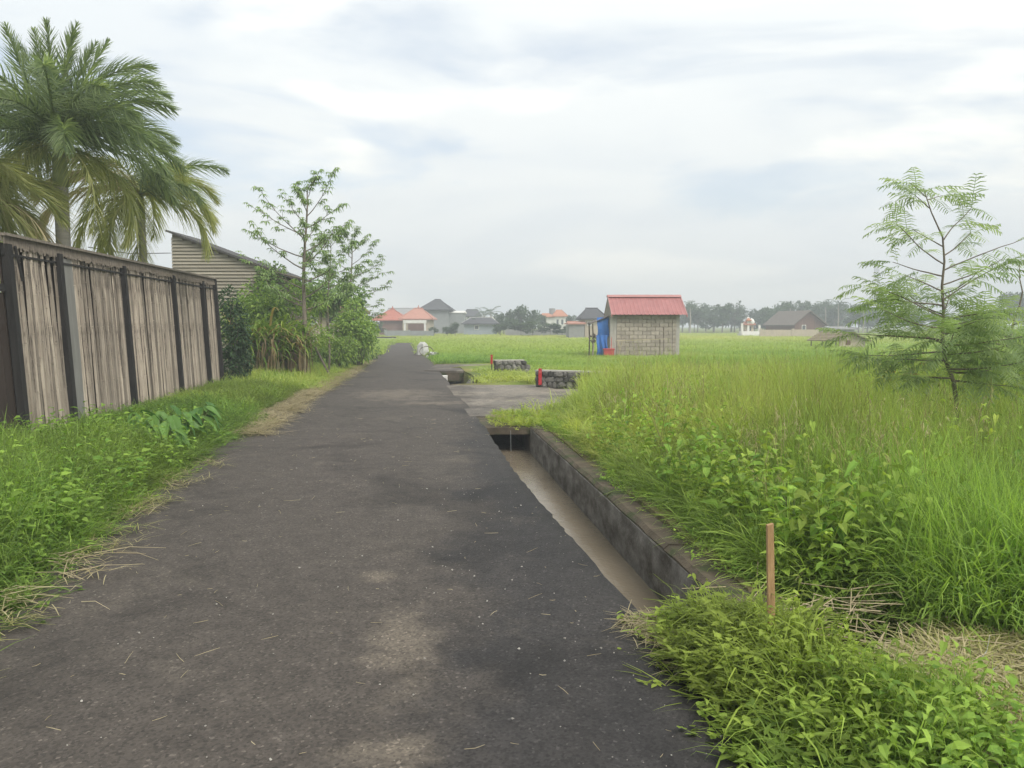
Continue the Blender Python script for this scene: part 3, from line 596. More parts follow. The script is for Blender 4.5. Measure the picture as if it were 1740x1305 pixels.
b3 = at(-110, 330, 12.4); palm('palm at the left edge, mostly outside the picture, its yellowish fronds reaching in', (b3.x, 12.4, 0), (b3.x, 12.4, b3.z), .1, fr, .6)

# ---------------------------------------------------------------- trees
def limb(mb, p, d, ln, r0, r1, n=5, up=.15, wob=.1, sides=6):
    pts = [Vector(p)]; d = Vector(d).normalized(); rad = [r0]
    for i in range(n):
        d = (d+Vector((0, 0, up/n))+rv(wob/n*2)).normalized(); pts.append(pts[-1]+d*(ln/n)); rad.append(r0+(r1-r0)*(i+1)/n)
    mb.tube(pts, rad, sides, cap=False, r=.5); return pts
def palmate(mb, p, size, n=7):
    a0 = rng.uniform(0, 6.28); tilt = rv(.35)
    for k in range(n):
        a = a0+k*2*math.pi/n*.9; d = (Vector((math.cos(a), math.sin(a), -.28))+tilt).normalized()
        mb.leaf(p, d, size*rng.uniform(.75, 1.1), size*.24, droop=.35)
def kapok(name, label, base, height, plan, leafsize, lean=(0, 0), cat='tree', mat='kapok', r0=.085, split=None):
    t = thing(name, label, cat, base); tr = MB(); cr = MB(); base = Vector(base)
    pts = [base+Vector((lean[0]*(i/10)**1.5+.04*math.sin(i*.9), lean[1]*i/10+.03*math.cos(i*1.3), height*i/10)) for i in range(11)]
    tr.tube(pts, [r0*(1-.82*i/10) for i in range(11)], 7, r=.5)
    def P(f): q = f*10; k = min(9, int(q)); return pts[k].lerp(pts[k+1], q-k)
    for f, az, el, ln in plan:
        b = limb(tr, P(f), azel(R(az), R(el)), ln, r0*(1-.8*f)*.36+.006, .005, 6, .35, .25, 5)
        for j in range(2, 7):
            for s in range(rng.choice((1, 1, 2, 2))):
                d = (b[j]-b[j-1]).normalized(); d2 = (d+rv(.9)+Vector((0, 0, .2))).normalized(); tw = limb(tr, b[j], d2, rng.uniform(.15, .42)*(.6+.4*ln/1.5), .006, .003, 3, .2, .3, 4)
                for q in tw[2:]: palmate(cr, q, leafsize*rng.uniform(.8, 1.15))
        palmate(cr, b[-1], leafsize*1.2); palmate(cr, b[-2], leafsize)
    for k in range(3): palmate(cr, pts[-1]+rv(.1), leafsize)
    tr.build('trunk', M['bark'], t, smooth=True); cr.build('crown', M[mat], t); return t
kb = at(517, 641, 22.5)
kapok('slender_tree', 'tall slender tree with drooping leaf clusters at the left road edge', (kb.x, 22.5, 0), 5.65,
      [(.98, 95, 40, .5), (.9, 265, 55, .55), (.84, 75, 48, 1.5), (.80, 285, 40, 1.0), (.78, 100, 20, 1.1), (.74, 255, 22, 1.5), (.72, 270, 42, 1.8), (.66, 80, 25, 1.3), (.63, 262, 12, 1.55), (.60, 20, 30, 1.0), (.58, 100, 38, 1.3), (.57, 275, 25, 1.9), (.52, 260, 8, 1.6), (.50, 75, 20, 1.2), (.47, 280, 18, 1.6), (.45, 160, 30, 1.0), (.42, 95, 30, 1.3), (.40, 250, 15, 1.1), (.86, 180, 30, .9), (.68, 170, 30, 1.0), (.70, 0, 30, 1.0), (.93, 60, 60, .6), (.36, 100, 10, 1.0), (.38, 270, 10, 1.0)], .165, (.12, .2))
kb = at(603, 603, 33)
kapok('slender_tree', 'second slender tree with sparse leaf clusters standing nearer the far road', (kb.x-.15, 33, 0), 5.2,
      [(.97, 90, 60, .6), (.95, 270, 60, .7), (.9, 60, 40, .9), (.85, 290, 40, 1.0), (.8, 100, 30, 1.3), (.74, 255, 30, 1.5), (.70, 85, 15, 1.4), (.66, 265, 20, 1.7), (.6, 95, 15, 1.6), (.56, 280, 25, 1.6), (.52, 80, 5, 1.6), (.48, 250, 12, 1.4), (.44, 105, 0, 1.5), (.4, 270, 12, 1.5), (.36, 90, 5, 1.3), (.62, 0, 20, 1.2), (.5, 180, 20, 1.2), (.42, 150, 10, 1.2), (.34, 260, 5, 1.3), (.58, 130, 20, 1.2)], .21, (.05, .1), r0=.075)
kb = at(545, 640, 24.6)
kapok('thin_sapling', 'thin bare-stemmed sapling between the two slender trees', (kb.x+.25, 24.6, 0), 4.3,
      [(.95, 90, 50, .6), (.9, 280, 50, .6), (.85, 100, 25, .9), (.8, 250, 25, .9), (.74, 80, 20, 1.0), (.7, 290, 25, 1.0), (.64, 60, 20, .8), (.6, 265, 10, .9), (.77, 170, 20, .8), (.68, 0, 20, .8), (.57, 95, 10, .8)], .22, (.1, .1), r0=.04)

def leafball(mb, c, rad, n, ls, shell=.35, wid=.45, droop=.35):
    c = Vector(c); rad = Vector(rad)
    for i in range(n):
        d = rv(); 
        while d.length > 1 or d.length < .1: d = rv()
        dn = d.normalized(); r_ = shell+(1-shell)*rng.random()**.6
        p = c+Vector((dn.x*rad.x, dn.y*rad.y, dn.z*rad.z))*r_
        mb.leaf(p, (dn+rv(.9)), ls*rng.uniform(.7, 1.25), ls*wid, up=(rv()+Vector((0, 0, 1.2))), droop=droop)
def bush(name, label, base, blobs, n, ls, mat, group=None, stem=True, cat='bush', wid=.45, droop=.35):
    t = thing(name, label, cat, base, group); cr = MB(); st = MB(); base = Vector(base)
    tot = sum(r[0]*r[1]*r[2] for _, r in blobs)
    for c, r in blobs:
        leafball(cr, base+Vector(c), r, max(20, int(n*r[0]*r[1]*r[2]/tot)), ls, wid=wid, droop=droop)
        for _ in range(2): limb(st, base+Vector((c[0]*.4+rng.uniform(-.08, .08), c[1]*.4, -.05)), Vector((c[0]*.6, c[1]*.6, c[2]+.05)), (Vector(c)).length*1.05+.1, .022, .006, 5, .1, .2, 5)
    if stem: st.build('stem', M['bark'], t, smooth=True)
    cr.build('crown', M[mat], t); return t
def rblobs(w, d, z0, z1, n, r):
    return [((rng.uniform(-w, w), rng.uniform(-d, d), rng.uniform(z0, z1)), (r*rng.uniform(.7, 1.3), r*rng.uniform(.7, 1.3), r*rng.uniform(.6, 1.15))) for _ in range(n)]
p = at(398, 655, 19.6)
bush('dark_shrub', 'dark glossy shrub standing against the far end of the bamboo fence', (p.x, 19.6, 0), [((0, 0, .5), (.38, .4, .5)), ((.05, 0, 1.1), (.36, .4, .5)), ((0, .1, 1.7), (.34, .4, .5)), ((-.1, .1, 2.2), (.26, .3, .38)), ((.22, -.1, 1.35), (.24, .3, .4)), ((.2, 0, .7), (.28, .3, .5))], 2600, .12, 'bush_dark')
p = at(470, 640, 23.8)
bush('leafy_shrub', 'light green leafy shrub behind the strap-leaved clump left of the slender tree', (p.x, 23.8, 0), rblobs(1.15, .5, 1.2, 2.5, 16, .55), 5200, .15, 'bush')
p = at(478, 600, 27)
bush('round_tree', 'small round dark green tree beside the timber house roof', (p.x, 26.0, 0), [((0, 0, 2.3), (.7, .6, .6)), ((0, 0, 3.05), (.48, .4, .48)), ((.15, .1, 3.35), (.34, .3, .32)), ((-.2, 0, 3.2), (.3, .3, .3))], 1700, .17, 'bush_mid', cat='tree')
p = at(560, 600, 31)
bush('wide_tree', 'broad dusky green tree crown behind the slender trees', (p.x, 31, 0), [((x, 0, z), (.75, .6, .45)) for x, z in ((-1.3, 2.7), (-.6, 3.0), (.2, 2.9), (.9, 2.75), (-.2, 2.5))], 2600, .19, 'bush_mid', cat='tree')
p = at(588, 610, 29.5)
bush('leafy_shrub', 'green leafy shrub at the foot of the second slender tree', (p.x+.3, 29.5, 0), rblobs(.75, .6, .5, 2.3, 15, .55), 4600, .16, 'bush')
p = at(628, 606, 36)
bush('leafy_shrub', 'rounded shrub at the far left bend by the second slender tree', (p.x-.5, 36, 0), rblobs(.8, .6, .5, 2.2, 10, .6), 2600, .18, 'bush_mid')
p = at(540, 635, 25.2)
bush('low_shrub', 'low green shrub in front of the cream wall between the slender trees', (p.x, 26.5, 0), rblobs(.8, .5, .3, .9, 8, .4), 1700, .14, 'bush')

def strapclump(name, label, base, n, h, w, spread, mat, drymat, ndry, cat='plant'):
    t = thing(name, label, cat, base); base = Vector(base); mb = MB(); dr = MB(); st = MB()
    for i in range(n):
        az = rng.uniform(0, 6.28); q = base+Vector((rng.uniform(-spread, spread), rng.uniform(-.35, .35), 0)); hh = h*rng.uniform(.45, 1.05)
        z0 = hh*rng.uniform(.25, .6); dirn = Vector((math.cos(az), math.sin(az), 0)); ln = h*rng.uniform(.4, .75); pts = []
        el = R(rng.uniform(55, 80)); pp = q+Vector((0, 0, z0))
        for k in range(7): pts.append(pp.copy()); pp = pp+(dirn*math.cos(el)+Vector((0, 0, math.sin(el))))*(ln/6); el -= R(rng.uniform(12, 28))
        mb.strip(pts, [w*.5, w*.9, w, w*.9, w*.7, w*.4, .003], dirn.cross(Vector((0, 0, 1))), rng.random())
        if i % 3 == 0: st.tube([q, q+Vector((rng.uniform(-.1, .1), 0, z0))], [.016, .011], 5)
    for i in range(ndry):
        az = rng.uniform(0, 6.28); q = base+Vector((rng.uniform(-spread, spread), rng.uniform(-.45, .1), h*rng.uniform(.3, .62))); dirn = Vector((math.cos(az), math.sin(az)-.5, 0)).normalized()
        pts = [q, q+dirn*.12+Vector((0, 0, .02)), q+dirn*.2-Vector((0, 0, .2)), q+dirn*.23-Vector((0, 0, rng.uniform(.4, .8)*h*.5))]
        dr.strip(pts, [w*.4, w*.6, w*.5, .004], dirn.cross(Vector((0, 0, 1))), rng.random())
    st.build('stem', M['bamboo_pale'], t); mb.build('leaves', M[mat], t).__setitem__('kind', 'stuff'); dr.build('dry_leaves', M[drymat], t).__setitem__('kind', 'stuff'); return t
p = at(440, 650, 21.5); strapclump('cane_clump', 'strap-leaved cane clump with bright leaves next to the dark shrub', (p.x, 21.6, 0), 260, 2.2, .035, .62, 'cane', 'canedry', 130)
p = at(490, 645, 22.2); strapclump('cane_clump', 'strap-leaved cane clump with dry brown skirts left of the tall slender tree', (p.x, 22.3, 0), 230, 2.3, .035, .55, 'cane', 'canedry', 260)
p = at(560, 620, 28); strapclump('cane_clump', 'smaller strap-leaved clump beyond the thin sapling', (p.x, 27.6, 0), 120, 1.6, .035, .5, 'cane', 'canedry', 60)
p = at(545, 640, 23.9); mb = MB(); mb.tube([(p.x-.5, 24, 1.55), (p.x+.35, 23.6, .05)], .035, 6); tag(mb.build('leaning_pole', M['bamboo_dark']), 'thin dark pole leaning beside the thin sapling', 'pole')

# feathery tree on the right
def bipin(mb, p, d, ln):
    d = Vector(d).normalized(); side = d.cross(Vector((0, 0, 1)));
    side = side.normalized() if side.length > .05 else Vector((1, 0, 0))
    nrm = side.cross(d); n = 10; q = Vector(p); r = rng.random()
    dd = d.copy(); step = ln/n; pts = [q.copy()]
    for i in range(n):
        dd = (dd-Vector((0, 0, .055))).normalized(); q = q+dd*step; pts.append(q.copy())
        pl = ln*.40*math.sin(math.pi*(.20+.72*i/n))
        for s in (-1, 1):
            pd = (side*s+dd*.55-Vector((0, 0, .30))+rv(.22)).normalized(); e = q+pd*pl*rng.uniform(.7, 1.1); m = q.lerp(e, .5)+Vector((0, 0, .006))
            wv = pd.cross(nrm).normalized(); w = ln*.019
            mb.strip([q, m, e-Vector((0, 0, pl*.12))], [w*.5, w, w*.3], wv, r)
    mb.strip([pts[0], pts[n//2], pts[-1]], [.003, .003, .002], side, .2)
def feathery(label, base, height, plan, lean, leaf, r0, extra=0):
    t = thing('feathery_tree', label, 'tree', base); tr = MB(); cr = MB(); base = Vector(base)
    pts = [base+Vector((lean[0]*(i/12)**2+.045*math.sin(i*.8)+.02*math.sin(i*2.1), .03*math.cos(i), height*i/12)) for i in range(13)]
    tr.tube(pts, [r0*(1-.85*i/12) for i in range(13)], 7, r=.5)
    def P(f): q = f*12; k = min(11, int(q)); return pts[k].lerp(pts[k+1], q-k)
    for f, az, el, ln in plan:
        b = limb(tr, P(f), azel(R(az), R(el)), ln, r0*(1-.8*f)*.42+.003, .003, 7, .1, .35, 5)
        for j in range(3 if f > .5 else 2, 8):
            d = (b[j]-b[j-1]).normalized()
            for s in range(1 if f > .6 else rng.choice((2, 3, 3))):
                dv = (d*.7+rv(1.0)+Vector((0, 0, .12))).normalized(); dv.z *= .6; bipin(cr, b[j].lerp(b[j-1], rng.random()), dv, leaf*rng.uniform(.75, 1.15))
        for q_ in range(3): bipin(cr, b[-1], (b[-1]-b[-2])*6+rv(.35), leaf*rng.uniform(.8, 1.1))
    for j in range(6, 13, 2):
        for s in range(1): dv = rv(1); dv.z = abs(dv.z)*.3; bipin(cr, pts[j], dv, leaf*.8)
    tr.build('trunk', M['bark'], t, smooth=True); cr.build('crown', M['leuc'], t); return t
lp = at(1622, 700, 8.0)
pl = [(.97, 260, 30, .25), (.96, 80, 20, .22), (.93, 300, 40, .2), (.82, 75, 45, .45), (.80, 280, 25, .35), (.77, 60, 25, .55), (.74, 262, 18, .75), (.72, 88, 28, .85), (.70, 300, 20, .5), (.67, 100, 20, .6), (.65, 250, 10, .5), (.62, 80, 28, .8), (.60, 275, 12, .6), (.58, 40, 15, .5), (.56, 265, 20, .9), (.55, 140, 10, .5), (.53, 95, 12, .75), (.52, 255, 6, .85), (.50, 70, 8, .7), (.48, 285, 8, .9), (.46, 110, 4, .7), (.45, 200, 6, .6), (.44, 270, 0, .8), (.43, 85, 2, .8), (.41, 300, 0, .6), (.40, 60, 0, .7), (.38, 120, -6, .7), (.37, 80, -5, .75), (.35, 250, -5, .5), (.34, 95, -8, .6), (.47, 0, 10, .6), (.57, 350, 10, .6), (.50, 180, 10, .6), (.64, 170, 10, .5)]
feathery('feathery-leaved sapling rising out of the tall grass on the right', (lp.x, 8.0, 0), 3.0, pl, (-.40, 0), .34, .030)
p = at(1752, 640, 11)
feathery('second feathery-leaved shrub at the right edge behind the sapling', (p.x, 11.5, 0), 2.5, [(f, a, e, l*1.1) for f, a, e, l in pl[12:]], (.1, 0), .34, .035)

# ---------------------------------------------------------------- timber house behind the fence
hy = 26.0; a = at(290, 396, hy); b = at(478, 466, hy)
th = thing('timber_house', 'timber-clad house with a sloping roof edge behind the fence and trees', 'house', ((a.x+b.x)/2, hy+3, 0))
ztop = lambda x: a.z+(b.z-a.z)*(x-a.x)/(b.x-a.x)
MB().add([(a.x+.02, hy+.05, 0), (b.x, hy+.05, 0), (b.x, hy+.05, b.z-.03), (a.x+.02, hy+.05, a.z-.03), (a.x+.02, hy+2.4, 0), (b.x, hy+2.4, 0), (b.x, hy+2.4, b.z-.03), (a.x+.02, hy+2.4, a.z-.03)], [(0, 1, 2, 3), (5, 4, 7, 6), (0, 3, 7, 4), (1, 5, 6, 2), (3, 2, 6, 7)]).build('wall', M['bamboo_dark'], th)
z = .05
while z < a.z-.08:
    zz = z+.105
    x1 = b.x if zz < b.z else a.x+(b.x-a.x)*(a.z-zz)/(a.z-b.z)
    if x1 > a.x+.1:
        MB().add([(a.x, hy+.03, z), (x1, hy+.03, z), (x1, hy+.045, zz), (a.x, hy+.045, zz), (a.x, hy+.0, z), (x1, hy+.0, z)], [(4, 5, 2, 3), (0, 4, 3), (1, 2, 5), (0, 1, 5, 4)]).build('siding_board', M['siding'], th)
    z += .112
MB().add([(x, y_, ztop(x)+dz) for x in (a.x-.12, b.x+.35) for y_ in (hy-.12, hy+2.6) for dz in (-.01, .06)], [(0, 1, 3, 2), (4, 6, 7, 5), (0, 4, 5, 1), (2, 3, 7, 6), (1, 5, 7, 3), (0, 2, 6, 4)]).build('roof', M['fascia'], th)
MB().tube([at(150, 420, 20), at(220, 431, 23), at(290, 430, hy-.02)], .012, 4).build('power_cable', M['wire'])
tag(bpy.data.objects['power_cable'], 'thin black cable running from behind the palms to the timber house', 'cable')

def window(parent, x0, x1, z0, z1, y, frame='white', sgn=-1):
    w = MB().bb(x0, x1, y+sgn*.05, y+.02, z0, z1).build('window', M[frame], parent)
    MB().bb(x0+.09, x1-.09, y+sgn*.075, y+sgn*.052, z0+.09, z1-.09).build('pane', M['glass'], w)
def hiproof(mb, x0, x1, y0, y1, z0, z1, ridge=0.0, th_=.14):
    cx, cy = (x0+x1)/2, (y0+y1)/2; r_ = ridge/2
    mb.add([(x0, y0, z0), (x1, y0, z0), (x1, y1, z0), (x0, y1, z0), (cx-r_, cy, z1), (cx+r_, cy, z1), (x0, y0, z0-th_), (x1, y0, z0-th_), (x1, y1, z0-th_), (x0, y1, z0-th_)],
           [(0, 1, 5, 4), (1, 2, 5), (2, 3, 4, 5), (3, 0, 4), (6, 7, 1, 0), (7, 8, 2, 1), (8, 9, 3, 2), (9, 6, 0, 3), (9, 8, 7, 6)]); return mb
def house(name, label, pxw, pye, pyt, pxr, Y, depth, wall, roof, over=.3, ridge=.3, wins=(), z0=0.0, finial=None, door=None, cat='house', cap=None):
    """pxw wall left/right, pxr roof left/right, pye eave row, pyt top row; all turned into metres at depth Y"""
    e = at(pxw[0], pye, Y); xr = at(pxw[1], pye, Y).x; t = thing(name, label, cat, ((e.x+xr)/2, Y+depth/2, 0))
    MB().bb(e.x, xr, Y, Y+depth, z0, e.z-.02).build('wall', M[wall], t)
    ra, rb = at(pxr[0], pye, Y).x, at(pxr[1], pye, Y).x; zt = at(0, pyt, Y+depth/2).z
    rf = hiproof(MB(), ra, rb, Y-over, Y+depth+over, e.z+.13, zt, (rb-ra)*ridge).build('roof', M[roof], t)
    cx = (ra+rb)/2; rg = (rb-ra)*ridge/2
    MB().tube([(cx-rg-.1, Y+depth/2, zt+.01), (cx+rg+.1, Y+depth/2, zt+.01)], .10, 6).build('ridge_cap', M[cap or roof], rf)
    for sx in (-1, 1):
        MB().tube([(cx+sx*(rb-ra)/2, Y-over, e.z+.15), (cx+sx*rg, Y+depth/2, zt+.02)], .07, 5).build('hip_tile', M[cap or roof], rf)
    if finial:
        MB().tube([(cx, Y+depth/2, zt), (cx, Y+depth/2, zt+.15), (cx, Y+depth/2, zt+.25), (cx, Y+depth/2, zt+.5)], [.2, .16, .08, .03], 6).build('finial', M[finial], rf)
    for (wx0, wx1, wy0, wy1) in wins:
        q0, q1 = at(wx0, wy1, Y), at(wx1, wy0, Y); window(t, q0.x, q1.x, q0.z, q1.z, Y)
    if door:
        q0, q1 = at(door[0], door[3], Y), at(door[1], door[2], Y); MB().bb(q0.x, q1.x, Y-.04, Y+.02, max(.02, q0.z), q1.z).build('door', M['barnwood'], t)
    return t
# house with brown tiles between the slender trees
house('small_house', 'low house with brown tiled roof and cream wall between the slender trees', (505, 585), 531, 503, (495, 595), 38, 5, 'cream', 'browntile', .4, .6, wins=[(527, 540, 536, 552), (556, 570, 536, 552)])

# ---------------------------------------------------------------- block shed
sx0, sx1, sy0, sy1 = 4.60, 7.80, 36.0, 38.5; eh = 2.12
shed = thing('block_shed', 'small grey concrete-block shed with a red metal gable roof', 'shed', ((sx0+sx1)/2, 37.2, 0))
MB().add([(sx0+.02, sy0+.02, 0), (sx1-.02, sy0+.02, 0), (sx1-.02, sy1, 0), (sx0+.02, sy1, 0), (sx0+.02, sy0+.02, eh), (sx1-.02, sy0+.02, eh), (sx1-.02, sy1, eh), (sx0+.02, sy1, eh), (sx0+.02, 37.25, 2.92), (sx1-.02, 37.25, 2.92)],
         [(0, 1, 5, 4), (2, 3, 7, 6), (0, 4, 8, 7, 3), (1, 2, 6, 9, 5), (4, 5, 9, 8), (7, 8, 9, 6)]).build('wall', M['blockmortar'], shed)
def bevbox(x, y, z, b=.008):
    mb = MB(); x, y, z = x/2, y/2, z/2
    f = [(-x+b, -y, -z+b), (x-b, -y, -z+b), (x-b, -y, z-b), (-x+b, -y, z-b)]; k = [(-x, -y+b, -z), (x, -y+b, -z), (x, -y+b, z), (-x, -y+b, z)]; q = [(-x, y, -z), (x, y, -z), (x, y, z), (-x, y, z)]
    mb.add(f+k+q, [(0, 1, 2, 3)]+[(i, 4+i, 4+(i+1) % 4, (i+1) % 4) for i in range(4)]+[(4+i, 8+i, 8+(i+1) % 4, 4+(i+1) % 4) for i in range(4)]+[(11, 10, 9, 8)]); return mb
bl = bevbox(.385, .06, .172).mesh('block', M['block']); bh_ = bevbox(.185, .06, .172).mesh('block', M['block'])
org = ORG[shed]
for r_ in range(11):
    z = .095+r_*.187; x = sx0+.30; half = r_ % 2
    while x < sx1-.14:
        w = .185 if half else .385
        if x+w > sx1-.12: w = .185
        if x+w > sx1-.10: break
        inst('block', bl if w > .3 else bh_, shed, (x+w/2-org.x, sy0-.004+rng.uniform(-.008, .006)-org.y, z+rng.uniform(-.004, .004)), (0, rng.gauss(0, .004), 0)); x += w+.016; half = 0
    y = sy0+.2; half = r_ % 2
    while y < sy1-.2:
        w = .185 if half else .385
        inst('block', bl if w > .3 else bh_, shed, (sx0-.004+rng.uniform(-.006, .006)-org.x, y+w/2-org.y, z), (0, 0, R(-90))); y += w+.016; half = 0
for xx, nm in ((sx0-.02, 'l'), (sx1-.13, 'r')):
    MB().bb(xx, xx+.16, sy0-.035, sy0+.15, 0, eh-.01).build('column', M['cement'], shed)
MB().bb(sx0+.145, sx0+.285, sy0-.02, sy0+.1, 0, eh-.015).build('pier', M['cement'], shed)
def sheet(y0, z0, y1, z1, x0, x1, nm):
    mb = MB(); n = 72; vs = []
    for i in range(n+1):
        x = x0+(x1-x0)*i/n; h = (.018 if i % 4 in (0,) else 0.0)
        vs += [(x, y0, z0+h), (x, y1, z1+h)]
    mb.add(vs, [(2*i, 2*i+2, 2*i+3, 2*i+1) for i in range(n)]); return mb
rf = sheet(35.68, 2.07, 37.25, 3.0, 4.62, 8.10, 'a').build('roof', M['redroof'], shed)
sheet(38.8, 2.07, 37.25, 2.998, 4.62, 8.10, 'b').build('rear_slope', M['redroof'], rf)
MB().add([(x, y_, z_) for x in (4.58, 8.13) for y_, z_ in ((37.02, 2.93), (37.25, 3.05), (37.48, 2.93))], [(0, 3, 4, 1), (1, 4, 5, 2)]).build('ridge_cap', M['redridge'], rf)
for xx in (4.60, 8.08): MB().add([(xx+d, y_, z_+dz) for d in (0, .045) for y_, z_ in ((35.66, 2.06), (37.25, 3.02)) for dz in (-.10, .025)], [(0, 1, 3, 2), (4, 6, 7, 5), (0, 4, 5, 1), (2, 3, 7, 6), (1, 5, 7, 3), (0, 2, 6, 4)]).build('barge_board', M['redridge'], rf)
lt = thing('lean_to_awning', 'rusty sheet lean-to awning on poles at the left side of the shed', 'awning', (4.2, 37, 0))
MB().add([(4.58, 36.1, 2.02), (4.58, 38.0, 2.02), (3.72, 38.0, 1.66), (3.72, 36.1, 1.66), (4.58, 36.1, 2.05), (4.58, 38.0, 2.05), (3.72, 38.0, 1.69), (3.72, 36.1, 1.69)], [(0, 1, 2, 3), (7, 6, 5, 4), (0, 3, 7, 4), (1, 5, 6, 2), (2, 6, 7, 3)]).build('roof', M['rust'], lt)
for xx, yy in ((3.80, 36.2), (3.80, 37.9)): MB().tube([(xx, yy, -.02), (xx+.02, yy, .9), (xx-.01, yy, 1.66)], .032, 6).build('post', M['bamboo_dark'], lt)
# tarps, bucket, poles
def tarp(x0, x1, z0, z1, y, folds, bulge=.05):
    mb = MB(); nx, nz = 18, 16; vs = []
    for j in range(nz+1):
        v = j/nz
        for i in range(nx+1):
            u = i/nx; sq = 1-.16*math.sin(v*math.pi)*(1 if i > nx/2 else .4)
            vs.append((x0+(x1-x0)*(.5+(u-.5)*sq)+.02*math.sin(v*6), y-bulge*math.sin(u*folds*6.28+v*1.8)*(1-v*.5)-.06*math.sin(v*3.14), z0+(z1-z0)*v+.03*math.sin(u*9)*(1 if j == 0 else 0)))
    fs = [(j*(nx+1)+i, j*(nx+1)+i+1, (j+1)*(nx+1)+i+1, (j+1)*(nx+1)+i) for j in range(nz) for i in range(nx)]
    fs += [tuple(k for k in f[::-1]) for f in []]
    return mb.add(vs, fs)
bt = thing('blue_tarpaulin', 'creased blue tarpaulin hanging under the lean-to beside the shed', 'tarpaulin', (4.25, 36.15, 0))
tarp(4.0, 4.58, 1.02, 1.95, 36.25, 1.2, .03).build('upper_sheet', M['bluetarp'], bt, smooth=True)
tarp(3.96, 4.52, .16, 1.12, 36.12, 2.3, .06).build('lower_sheet', M['bluetarp'], bt, smooth=True)
rb_ = thing('red_crate', 'red plastic crate standing in front of the shed corner', 'crate', (4.5, 35.75, 0))
mb = MB(); mb.box((4.5, 35.75, .25), (.42, .34, .42), taper=1.12); mb.build('body', M['redcloth'], rb_)
MB().box((4.5, 35.75, .48), (.52, .43, .05)).build('rim', M['redcloth'], rb_)
MB().tube([(4.62, 35.75, .48), (4.63, 35.8, 1.02)], .015, 5).build('handle', M['redcloth'], rb_)
pr = thing('bamboo_rack', 'pale bamboo rail on forked stakes in front of the shed wall', 'rack', (5.6, 35.6, 0))
MB().tube([(4.78, 35.6, .86), (5.8, 35.58, .90), (7.2, 35.6, .95)], .02, 6).build('rail', M['bamboo_pale'], pr)
MB().tube([(4.92, 35.6, .0), (5.0, 35.6, .40), (4.90, 35.6, .86)], .018, 5).build('stake', M['bamboo_pale'], pr)
MB().tube([(5.0, 35.6, .40), (5.10, 35.6, .86)], .016, 5).build('fork', M['bamboo_pale'], pr)
MB().tube([(7.05, 35.6, .0), (7.0, 35.62, 1.5)], .018, 5).build('stake', M['bamboo_dark'], pr)
MB().tube([(6.85, 35.6, .0), (6.86, 35.62, .95)], .018, 5).build('stake', M['bamboo_dark'], pr)
mb = MB(); mb.tube([(3.75, 35.9, 0), (3.82, 35.9, .6), (3.74, 35.9, 1.1)], [.03, .035, .02], 6)
o = mb.build('crooked_post', M['bark_pale']); tag(o, 'crooked pale post with a dark bundle left of the blue tarpaulin', 'post')
mb = MB(); leafball(mb, (3.78, 35.85, 1.0), (.13, .12, .2), 90, .13); o2 = mb.build('bundle', M['rust'], None); o2.parent = o

# ---------------------------------------------------------------- stone walls with red markers
def stone_mesh(k):
    rr = random.Random(k); mb = MB(); vs = []
    for z, s in ((-.5, .62), (-.32, .95), (.05, 1.05), (.34, .92), (.5, .55)):
        for i in range(7):
            a_ = 6.283*i/7+rr.uniform(-.2, .2); q = s*.5*rr.uniform(.86, 1.1)/max(abs(math.cos(a_)), abs(math.sin(a_)))**.45; vs.append((q*math.cos(a_), q*math.sin(a_), z+rr.uniform(-.06, .06)))
    fs = [(j*7+i, j*7+(i+1) % 7, (j+1)*7+(i+1) % 7, (j+1)*7+i) for j in range(4) for i in range(7)]+[tuple(range(6, -1, -1)), tuple(28+i for i in range(7))]
    return mb.add(vs, fs).mesh('stone', M['stone'])
ST = [stone_mesh(k) for k in range(8)]
def stonewall(label, A, B, h, thick, size, crumble=0):
    A, B = Vector(A), Vector(B); d = (B-A); ln = d.length; d.normalize(); n = Vector((d.y, -d.x, 0)); rot = math.atan2(d.y, d.x)
    t = thing('stone_wall', label, 'stone wall', A)
    MB().box((A+B)/2+Vector((0, 0, h*.45)), (ln-.08, thick-.1, h*.9), Euler((0, 0, rot))).build('core', M['mortar'], t)
    nrow = max(3, round(h/(size*.82))); rh = h/nrow
    for side in (1, -1):
        for r_ in range(nrow):
            u = rng.uniform(0, size*.3)
            while u < ln:
                w = size*rng.uniform(.55, 1.7)
                if not (crumble and r_ >= nrow-1 and rng.random() < crumble):
                    q = d*(u+w/2)+n*side*(thick/2-.05)+Vector((0, 0, rh*(r_+.5)))
                    inst('stone', ST[rng.randrange(8)], t, q, (rng.uniform(-.2, .2), rng.uniform(-.25, .25), rot+rng.uniform(-.2, .2)), (w*.98, size*rng.uniform(.6, 1.0), rh*rng.uniform(.85, 1.35)))
                u += w
        if side == 1 and label.startswith('short'): pass
    MB().box((A+B)/2+Vector((0, 0, h+.012)), (ln-.04, thick-.04, .035), Euler((0, 0, rot))).build('coping', M['cement'], t)
    return t
stonewall('short free-standing rubble stone wall beyond the side path', (-.60, 24.9, 0), (.40, 25.1, 0), .44, .3, .155)
stonewall('long rubble stone wall running into the tall grass beside the side path', (.62, 19.9, 0), (3.3, 18.75, 0), .41, .3, .17)
def marker(label, x, y, z0, h, w):
    t = thing('red_marker', label, 'marker post', (x, y, z0))
    MB().bb(x-w/2, x+w/2, y-.02, y+.02, z0, z0+h).build('board', M['redpaint'], t)
    MB().bb(x-w*.3, x+w*.3, y-.027, y-.021, z0+h*.70, z0+h*.86).build('upper_band', M['redcloth'], t)
    MB().tube([(x, y+.045, -.05 if z0 < .2 else 0), (x, y+.045, z0+h*.8)], .018, 5).build('post', M['bamboo_dark'], t)
marker('red painted board standing against the end of the long stone wall', .72, 19.62, .07, .42, .085)
